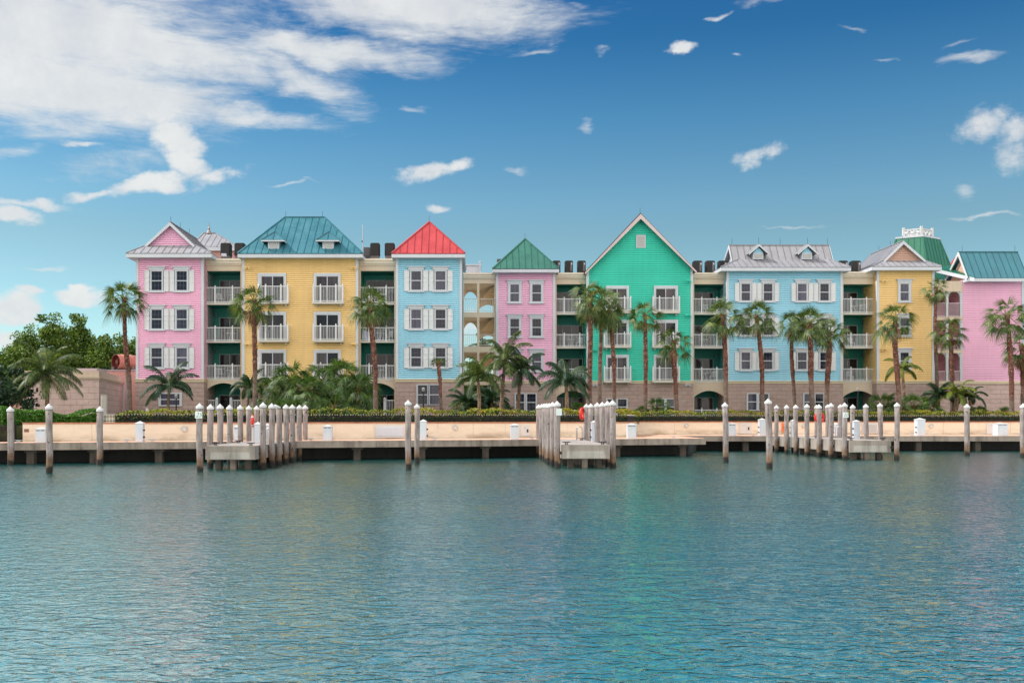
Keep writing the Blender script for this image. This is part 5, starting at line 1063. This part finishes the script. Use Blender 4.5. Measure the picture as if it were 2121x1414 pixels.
fan_palm('distant fan palm seen through the lower stair tower opening',[(975,850),(975,800),(974,780),(973,752)],105,26,61,tw=5,nleaf=20,grp='palms seen through the stair tower')
# clumped fan palms
for i,(px,py,rr,Y,w) in enumerate(((565,800,47,71,'far left, low'),(604,770,48,70.5,'upper left'),(640,792,46,68.5,'centre left, in front'),(674,772,46,71,'upper centre'),(712,768,48,70.5,'upper right, tallest'),(742,790,48,69.5,'far right, reaching the balcony rails'),(690,828,38,66.5,'low centre, in front'),(610,832,36,66.5,'low left, in front'))):
    fan_palm('bushy fan palm in the clump before the yellow house, '+w,[(px,858),(px+1,(858+py)/2+8),(px,py+16)],Y,rr*1.08,40+i,nleaf=38,tw=9,droop=1.25,m=FAND,lo=-50,name='bushy_fan_palm',grp='clump of low fan palms before the yellow house')
for i,(px,py,rr,Y,w) in enumerate(((1362,832,32,80.5,'low palmetto clump with small white flowers before the emerald house'),(1330,842,20,80,'small palmetto left of the emerald house clump'),(1828,826,34,81,'dark palmetto left of the gabled yellow house palm'),(1893,828,36,81,'dark palmetto right of the gabled yellow house palm'),(1850,836,26,80.5,'low palmetto at the foot of the gabled yellow house palm'),(2082,842,20,81,'low dark palmetto before the pink wing stone base'),(1925,836,28,82,'dark palmetto between gabled yellow house and porch'),(2030,840,18,82,'small palmetto right of the drooping dark palm'),(955,834,24,75,'dark palmetto at the left foot of the stair tower'),(1003,826,34,78,'dark palmetto in front of the stair tower centre'),(1044,838,22,77,'dark palmetto below the tallest coconut palm'),(1200,836,24,71,'dark palmetto right of the tent shaped coconut palm'))):
    fan_palm(w,[(px,862),(px,855),(px,py+14)],Y,rr,70+i,nleaf=32,tw=6,droop=.8,m=FAND,lo=-15,name='palmetto',grp='low palmettos behind the hedge')
# feather palms
def frond(mb,rng,base,az,el,L,droop,nl=40,lw=.055,hang=.5):
    d=V((math.cos(az)*math.cos(el),math.sin(az)*math.cos(el),math.sin(el))); P=[]; n=12; p=base.copy(); cur=d.copy()
    for k in range(n+1):
        P.append(p.copy()); p=p+cur*L/n; cur=(cur+V((0,0,-1))*droop*(.6+1.2*k/n)/n*1.6).normalized()
    mb.mi=1; mb.tube(P,[.03*(1-.8*k/n)+.004 for k in range(n+1)],4,False); mb.mi=0
    for k in range(nl):
        t=.10+.90*(k+.5)/nl; i=min(int(t*n),n-1); f=t*n-i; c=P[i].lerp(P[i+1],f); tg=(P[i+1]-P[i]).normalized(); sd=tg.cross(V((0,0,1)))
        if sd.length<.1: sd=V((math.sin(az),-math.cos(az),0))
        sd.normalize(); ln=L*.26*math.sin(math.pi*min(1,.12+t*.86))**.7*rng.uniform(.85,1.1)
        for s in(-1,1):
            v=(sd*s*.85+tg*.65+V((0,0,-.15*hang))).normalized(); w=tg*lw*.5
            a=c; b=c+v*ln*.5+V((0,0,-1))*ln*.12*hang; e=c+v*ln*.9+V((0,0,-1))*ln*.55*hang*rng.uniform(.7,1.3)
            mb.face([a-w*.6,a+w*.6,b+w,b-w]); mb.face([b-w,b+w,e+w*.1,e-w*.1])
def feather_palm(label,path,Y,Rpx,seed,nf=18,tw=8,m=COCO,droop=1.,lo=-20,hang=.9,name='coconut_palm',grp='feather leaved palms by the houses',azs=None):
    rng=random.Random(seed); k=F/Y; base=V((X(path[0][0],Y),Y,GZ-.1)); pts=[base]+[V((X(a,Y),Y,Z(b,Y))) for a,b in path[1:]]
    r=empty(name,(base.x,base.y,GZ),label,'palm tree',grp); P=[]; n=14
    for j in range(n+1):
        t=j/n*(len(pts)-1); i=min(int(t),len(pts)-2); f=t-i; P.append(pts[i].lerp(pts[i+1],f))
    rad=tw/2/k; random.seed(seed); MB().tube(P,[rad*(1.25-.35*j/n) if j>1 else rad*1.5 for j in range(n+1)],9,jit=.03).build('trunk',CTRUNK,r,smooth=True)
    cm=MB(); top=P[-1]; L=Rpx/k*1.15; ga=rng.uniform(0,6)
    cm.mi=1; cm.tube([top-V((0,0,.1)),top+V((0,0,.35))],[rad*1.1,rad*.7],7)
    for i in range(nf):
        t=(i+.5)/nf; el=R(78+(lo-78)*t)+rng.uniform(-.1,.1); az=ga+i*2.39996+rng.uniform(-.3,.3)
        frond(cm,rng,top+V((0,0,.1)),az,el,L*rng.uniform(.85,1.1),droop*rng.uniform(.8,1.2),hang=hang)
    cm.build('crown',[m,COCO],r); return r
feather_palm('coconut palm with wide arching fronds before the stone outbuilding',[(97,850),(98,810),(97,778)],62,76,101,nf=22,m=COCO,droop=1.05,lo=-25,tw=7.5)
feather_palm('low arching palm before the pink house ground floor window',[(347,855),(349,825),(351,803)],68,60,102,nf=15,m=COCOD,droop=1.15,lo=-5,tw=5)
feather_palm('dark arching palm at the foot of the yellow house left corner',[(512,855),(514,830),(516,806)],72,48,103,nf=11,m=COCOD,droop=1.2,lo=0,tw=4.5)
feather_palm('coconut palm with orange crown shaft before the stair tower',[(993,852),(993,820),(990,785)],70,60,104,nf=14,m=COCO,droop=1.2,lo=5,tw=6.5)
feather_palm('tallest coconut palm before the rose house left side',[(1037,852),(1041,800),(1046,748)],72,62,105,nf=17,m=COCO,droop=1.1,lo=-20,tw=7)
feather_palm('leaning coconut palm before the rose house right windows',[(1073,852),(1075,810),(1080,772)],72,56,106,nf=15,m=COCOD,droop=1.25,lo=-10,tw=6.5)
feather_palm('dark coconut palm with tent shaped crown before balconies left of emerald house',[(1175,860),(1174,830),(1173,796)],68,64,107,nf=16,m=COCOD,droop=1.35,lo=10,tw=8,hang=1.2)
feather_palm('low dark feather palm below the stair tower, left',[(968,858),(968,848),(968,838)],76,48,108,nf=14,m=COCOD,droop=1.1,lo=10,tw=5)
feather_palm('low dark feather palm below the stair tower, right of the orange crown shaft palm',[(1018,858),(1018,848),(1018,832)],77,46,109,nf=14,m=COCOD,droop=1.1,lo=10,tw=5)
feather_palm('arching yellow green palm before the pink wing stone base',[(1978,858),(1980,840),(1982,820)],82,48,110,nf=13,m=COCOY,droop=1.4,lo=10,tw=9,hang=.7)
feather_palm('dark arching palm below the porch',[(1945,858),(1944,840),(1944,822)],83,42,111,nf=13,m=COCOD,droop=1.3,lo=5,tw=6)
feather_palm('drooping dark palm before the stone base right of the porch',[(2012,858),(2011,842),(2008,826)],82.5,40,112,nf=10,m=COCOD,droop=1.6,lo=20,tw=6,hang=.6)
feather_palm('coconut palm behind the yellow gabled house fan palm',[(1874,852),(1872,800),(1868,768)],82.5,44,113,nf=9,m=COCOY,droop=1.5,lo=10,tw=6)
feather_palm('distant coconut palm seen through the stair tower openings',[(1003,850),(1002,780),(1003,722)],112,32,114,nf=14,m=COCO,droop=1.1,lo=-15,tw=3.5,grp='palms seen through the stair tower')
# broadleaf trees at left
def tree(label,px,Y,h,w,seed,m=TREEL,n=190,per=80):
    rng=random.Random(seed); x=X(px,Y); r=empty('broadleaf_tree',(x,Y,GZ),label,'tree','trees at the far left' if px<900 else 'trees behind the stair tower'); t=MB(); t.tube([(x,Y,GZ-.1),(x+.1,Y,GZ+h*.25),(x-.1,Y,GZ+h*.5)],[.28,.22,.14],8)
    cl=[]
    for i in range(n):
        u=rng.random(); th=rng.uniform(0,6.283); hh=GZ+h*(.06+.88*u); ww=w*1.08*(math.sin(math.pi*min(1,.3+.66*u))**.7)*rng.uniform(.2,1.0)**.6
        cl.append(V((x+math.cos(th)*ww,Y+math.sin(th)*ww*.8,hh)))
    for k in range(5):
        cl.append(V((x+rng.uniform(-.5,.5)*w,Y+rng.uniform(-.3,.3)*w,GZ+h*rng.uniform(.97,1.06))))
    for c in rng.sample(cl,min(12,len(cl))): t.tube([(x,Y,GZ+h*.3),((x+c.x)/2,(Y+c.y)/2,GZ+h*.45),tuple(c)],[.1,.06,.02],5)
    t.build('trunk',BARK,r); f=MB()
    for c in cl:
        s=rng.uniform(.5,.85)
        for _ in range(per):
            d=V((rng.gauss(0,1),rng.gauss(0,1),rng.gauss(0,1))).normalized()*s*rng.random()**.45; d.z*=.75; p=c+d; leaves(f,rng,lambda:p,1,.26,0)
    f.build('crown',m,r)
for i,a in enumerate((('dark bushy tree at the left edge of the photo',6,84,6.0,2.7),('tree with pointed top, second from the left edge',50,88,7.8,2.3),('tall tree behind the coconut palm',108,90,9.0,2.2),('tallest tree in the left hand group',158,93,9.4,2.3),('rounded tree left of the exhaust fan',210,92,7.6,2.5),('tree directly behind the exhaust fan, beside the pink house',262,96,7.8,2.3),('yellowish green tree filling the gap behind the stone outbuilding',134,98,7.4,3.0),('lower leafy tree behind the coconut palm fronds at left',80,84,5.4,2.4),('small leafy tree seen through the stair tower, left opening',972,97,4.6,1.7),('small leafy tree seen through the stair tower, right opening',1012,99,4.4,1.7))): tree(a[0],a[1],a[2],a[3],a[4],300+i)
tree('low dark shrub mass below the left edge trees',12,62,3.3,2.1,310,m=COCOD,n=40)
# ================================================================= CAMERA, LIGHT, SKY
cam=bpy.data.cameras.new('camera'); co=bpy.data.objects.new('camera',cam); COL.objects.link(co); co.location=(0,0,EYE); co.rotation_euler=(R(90),0,0)
cam.sensor_width=36; cam.lens=36*F/2121; cam.shift_x=(1060.5-CX)/2121; cam.shift_y=(HY-707)/2121; cam.clip_end=6000; cam.clip_start=.1; SC.camera=co
FILLC=(7.7,7.2,6.6)
SE=48; sun_to=V((-.80,.16,0)).normalized()
az=math.atan2(sun_to.x,sun_to.y)
sd=V((sun_to.x*math.cos(R(SE)),sun_to.y*math.cos(R(SE)),math.sin(R(SE))))
L=bpy.data.lights.new('sun','SUN'); L.energy=2.2; L.angle=R(.6); L.color=(1,.95,.87); lo=bpy.data.objects.new('sun',L); COL.objects.link(lo); lo.rotation_euler=(-sd).to_track_quat('-Z','Y').to_euler()
w=bpy.data.worlds.new('World'); SC.world=w; w.use_nodes=True; t=NT(w.node_tree); bg=t.n['Background']
sky=t.new('ShaderNodeTexSky'); sky.sky_type='NISHITA'; sky.sun_disc=False; sky.sun_elevation=R(SE); sky.sun_rotation=az; sky.air_density=1; sky.dust_density=.6; sky.ozone_density=2
tc=t.new('ShaderNodeTexCoord'); D=tc.outputs['Generated']; sx,sy,sz=t.sep(D)
elev=t.m('ARCSINE',sz); azim=t.m('ARCTAN2',sx,sy)
cmb=t.new('ShaderNodeCombineXYZ'); t.l.new(azim,cmb.inputs[0]); t.l.new(elev,cmb.inputs[1]); Q=cmb.outputs[0]
nz=t.new('ShaderNodeTexNoise'); t.l.new(t.mapv(Q,scale=(1,1.8,1)),nz.inputs['Vector']); nz.inputs['Scale'].default_value=22; nz.inputs['Detail'].default_value=4
wob=t.vm('SCALE',t.vm('SUBTRACT',nz.outputs['Color'],(.5,.5,.5))); wob.node.inputs['Scale'].default_value=.032
QW=t.vm('ADD',Q,wob)
def blobs(lst,src):
    cur=None
    for px,py,rx,ry,rot,wt in lst:
        u=(px-CX)/F; a=math.atan(u); e=math.atan((HY-py)/F*math.cos(a)); mp=t.mapv(src,(a,e,0),(0,0,R(rot)),(rx/F,ry/F,1),'TEXTURE')
        d=t.vm('LENGTH',mp); v=t.rng(d,1.4,.0,0,wt,'SMOOTHSTEP'); cur=v if cur is None else t.m('MAXIMUM',cur,v)
    return cur
cum=blobs([(335,235,62,42,-25,1),(365,290,78,52,-30,1.1),(392,340,72,38,-20,1.1),(300,385,120,24,16,1.05),(190,405,90,14,10,.8),(60,425,110,18,3,.8),(25,450,75,24,0,.95),(450,370,75,22,20,.78),(890,358,92,24,18,.98),(945,340,44,20,10,.9),(903,428,34,12,0,.85),(1412,96,40,14,0,1.05),(1400,99,22,10,0,1),(1560,326,52,24,15,.8),(1605,312,28,24,0,.7),(2040,248,62,40,10,.82),(2100,262,56,36,0,.74),(2105,320,60,55,0,.66),(1490,30,35,9,15,.62),(165,612,52,26,0,1.25),(170,592,26,20,0,1.25),(30,640,66,34,0,1.2),(60,605,34,18,0,1.0),(10,700,40,30,0,.9),(180,300,70,9,-8,.72),(970,672,60,34,0,.8)],QW)
cir=blobs([(-60,-220,760,230,0,1.35),(30,60,640,120,0,1.3),(120,180,420,105,0,1.3),(330,100,420,80,-4,1.15),(650,108,330,42,-4,1.1),(880,15,360,78,-3,1.25),(610,165,190,42,-18,.95),(500,240,240,30,-3,.85),(2010,128,66,14,-6,.72),(1835,133,26,6,0,.6),(1765,55,34,9,-15,.58),(1070,356,36,11,0,.78),(860,214,38,9,-8,.62),(600,376,80,6,4,.7),(1630,472,90,6,2,.66),(2040,453,90,6,0,.68),(95,551,60,7,0,.7),(1218,266,16,9,0,.58),(1250,105,20,7,0,.62),(1110,100,60,9,10,.62),(1190,8,50,12,0,.58),(1570,5,70,14,0,.58),(1990,85,40,8,12,.56),(1530,118,16,6,0,.66),(2000,390,22,24,0,.55),(30,310,90,18,18,.66),(220,340,160,50,10,.5)],QW)
n1=t.m('ADD',t.m('MULTIPLY',t.noise(Q,30,7,.68),.75),t.m('MULTIPLY',t.noise(t.mapv(Q,rot=(0,0,R(-12)),scale=(1,2.6,1)),60,6,.7,.4),.25)); n2a=t.noise(t.mapv(Q,rot=(0,0,R(-11)),scale=(1,5.5,1)),34,6,.7,.5); n2=t.noise(t.mapv(Q,rot=(0,0,R(-7)),scale=(1,3.6,1)),9,8,.66,.7)
aC=t.rng(t.m('ADD',cum,t.m('MULTIPLY',t.m('SUBTRACT',n1,.5),1.5)),.27,.90,0,.94,'SMOOTHSTEP')
aI=t.rng(t.m('ADD',cir,t.m('MULTIPLY',t.m('SUBTRACT',t.m('ADD',t.m('MULTIPLY',n2,.68),t.m('MULTIPLY',n2a,.32)),.5),1.75)),.20,1.12,0,.93,'SMOOTHSTEP')
front=t.rng(sy,-.05,.25)
# unseen cloud sheet added behind the viewer, bright and warm to fill-light the facades
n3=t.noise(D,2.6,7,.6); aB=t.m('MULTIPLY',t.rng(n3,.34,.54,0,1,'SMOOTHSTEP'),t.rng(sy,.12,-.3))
skyfront=t.mix(1,sky.outputs[0],t.ramp(t.rng(sz,0,.5),[(0,(.56,.62,.65)),(.16,(.42,.545,.53)),(.35,(.355,.452,.408)),(.42,(.315,.455,.438)),(.57,(.18,.375,.428)),(.71,(.077,.263,.369)),(.85,(.06,.22,.36)),(1,(.3,.42,.5))]),'MULTIPLY')
cfront=t.ramp(t.noise(Q,14,6,.62),[(.3,(2.55,2.68,2.85)),(.62,(3.25,3.3,3.25))])
afront=t.m('MAXIMUM',aC,aI)
f1=t.mix(afront,skyfront,cfront)
f2=t.mix(aB,t.mix(1,sky.outputs[0],(.62,.62,.6),'MULTIPLY'),FILLC)
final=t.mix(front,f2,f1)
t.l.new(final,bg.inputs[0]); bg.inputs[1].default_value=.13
SC.view_settings.view_transform='Standard'; SC.view_settings.look='None'; SC.view_settings.gamma=1; SC.view_settings.exposure=1.0
SC.cycles.max_bounces=6; SC.cycles.diffuse_bounces=3; SC.cycles.glossy_bounces=3; SC.cycles.transmission_bounces=3; SC.cycles.use_denoising=True
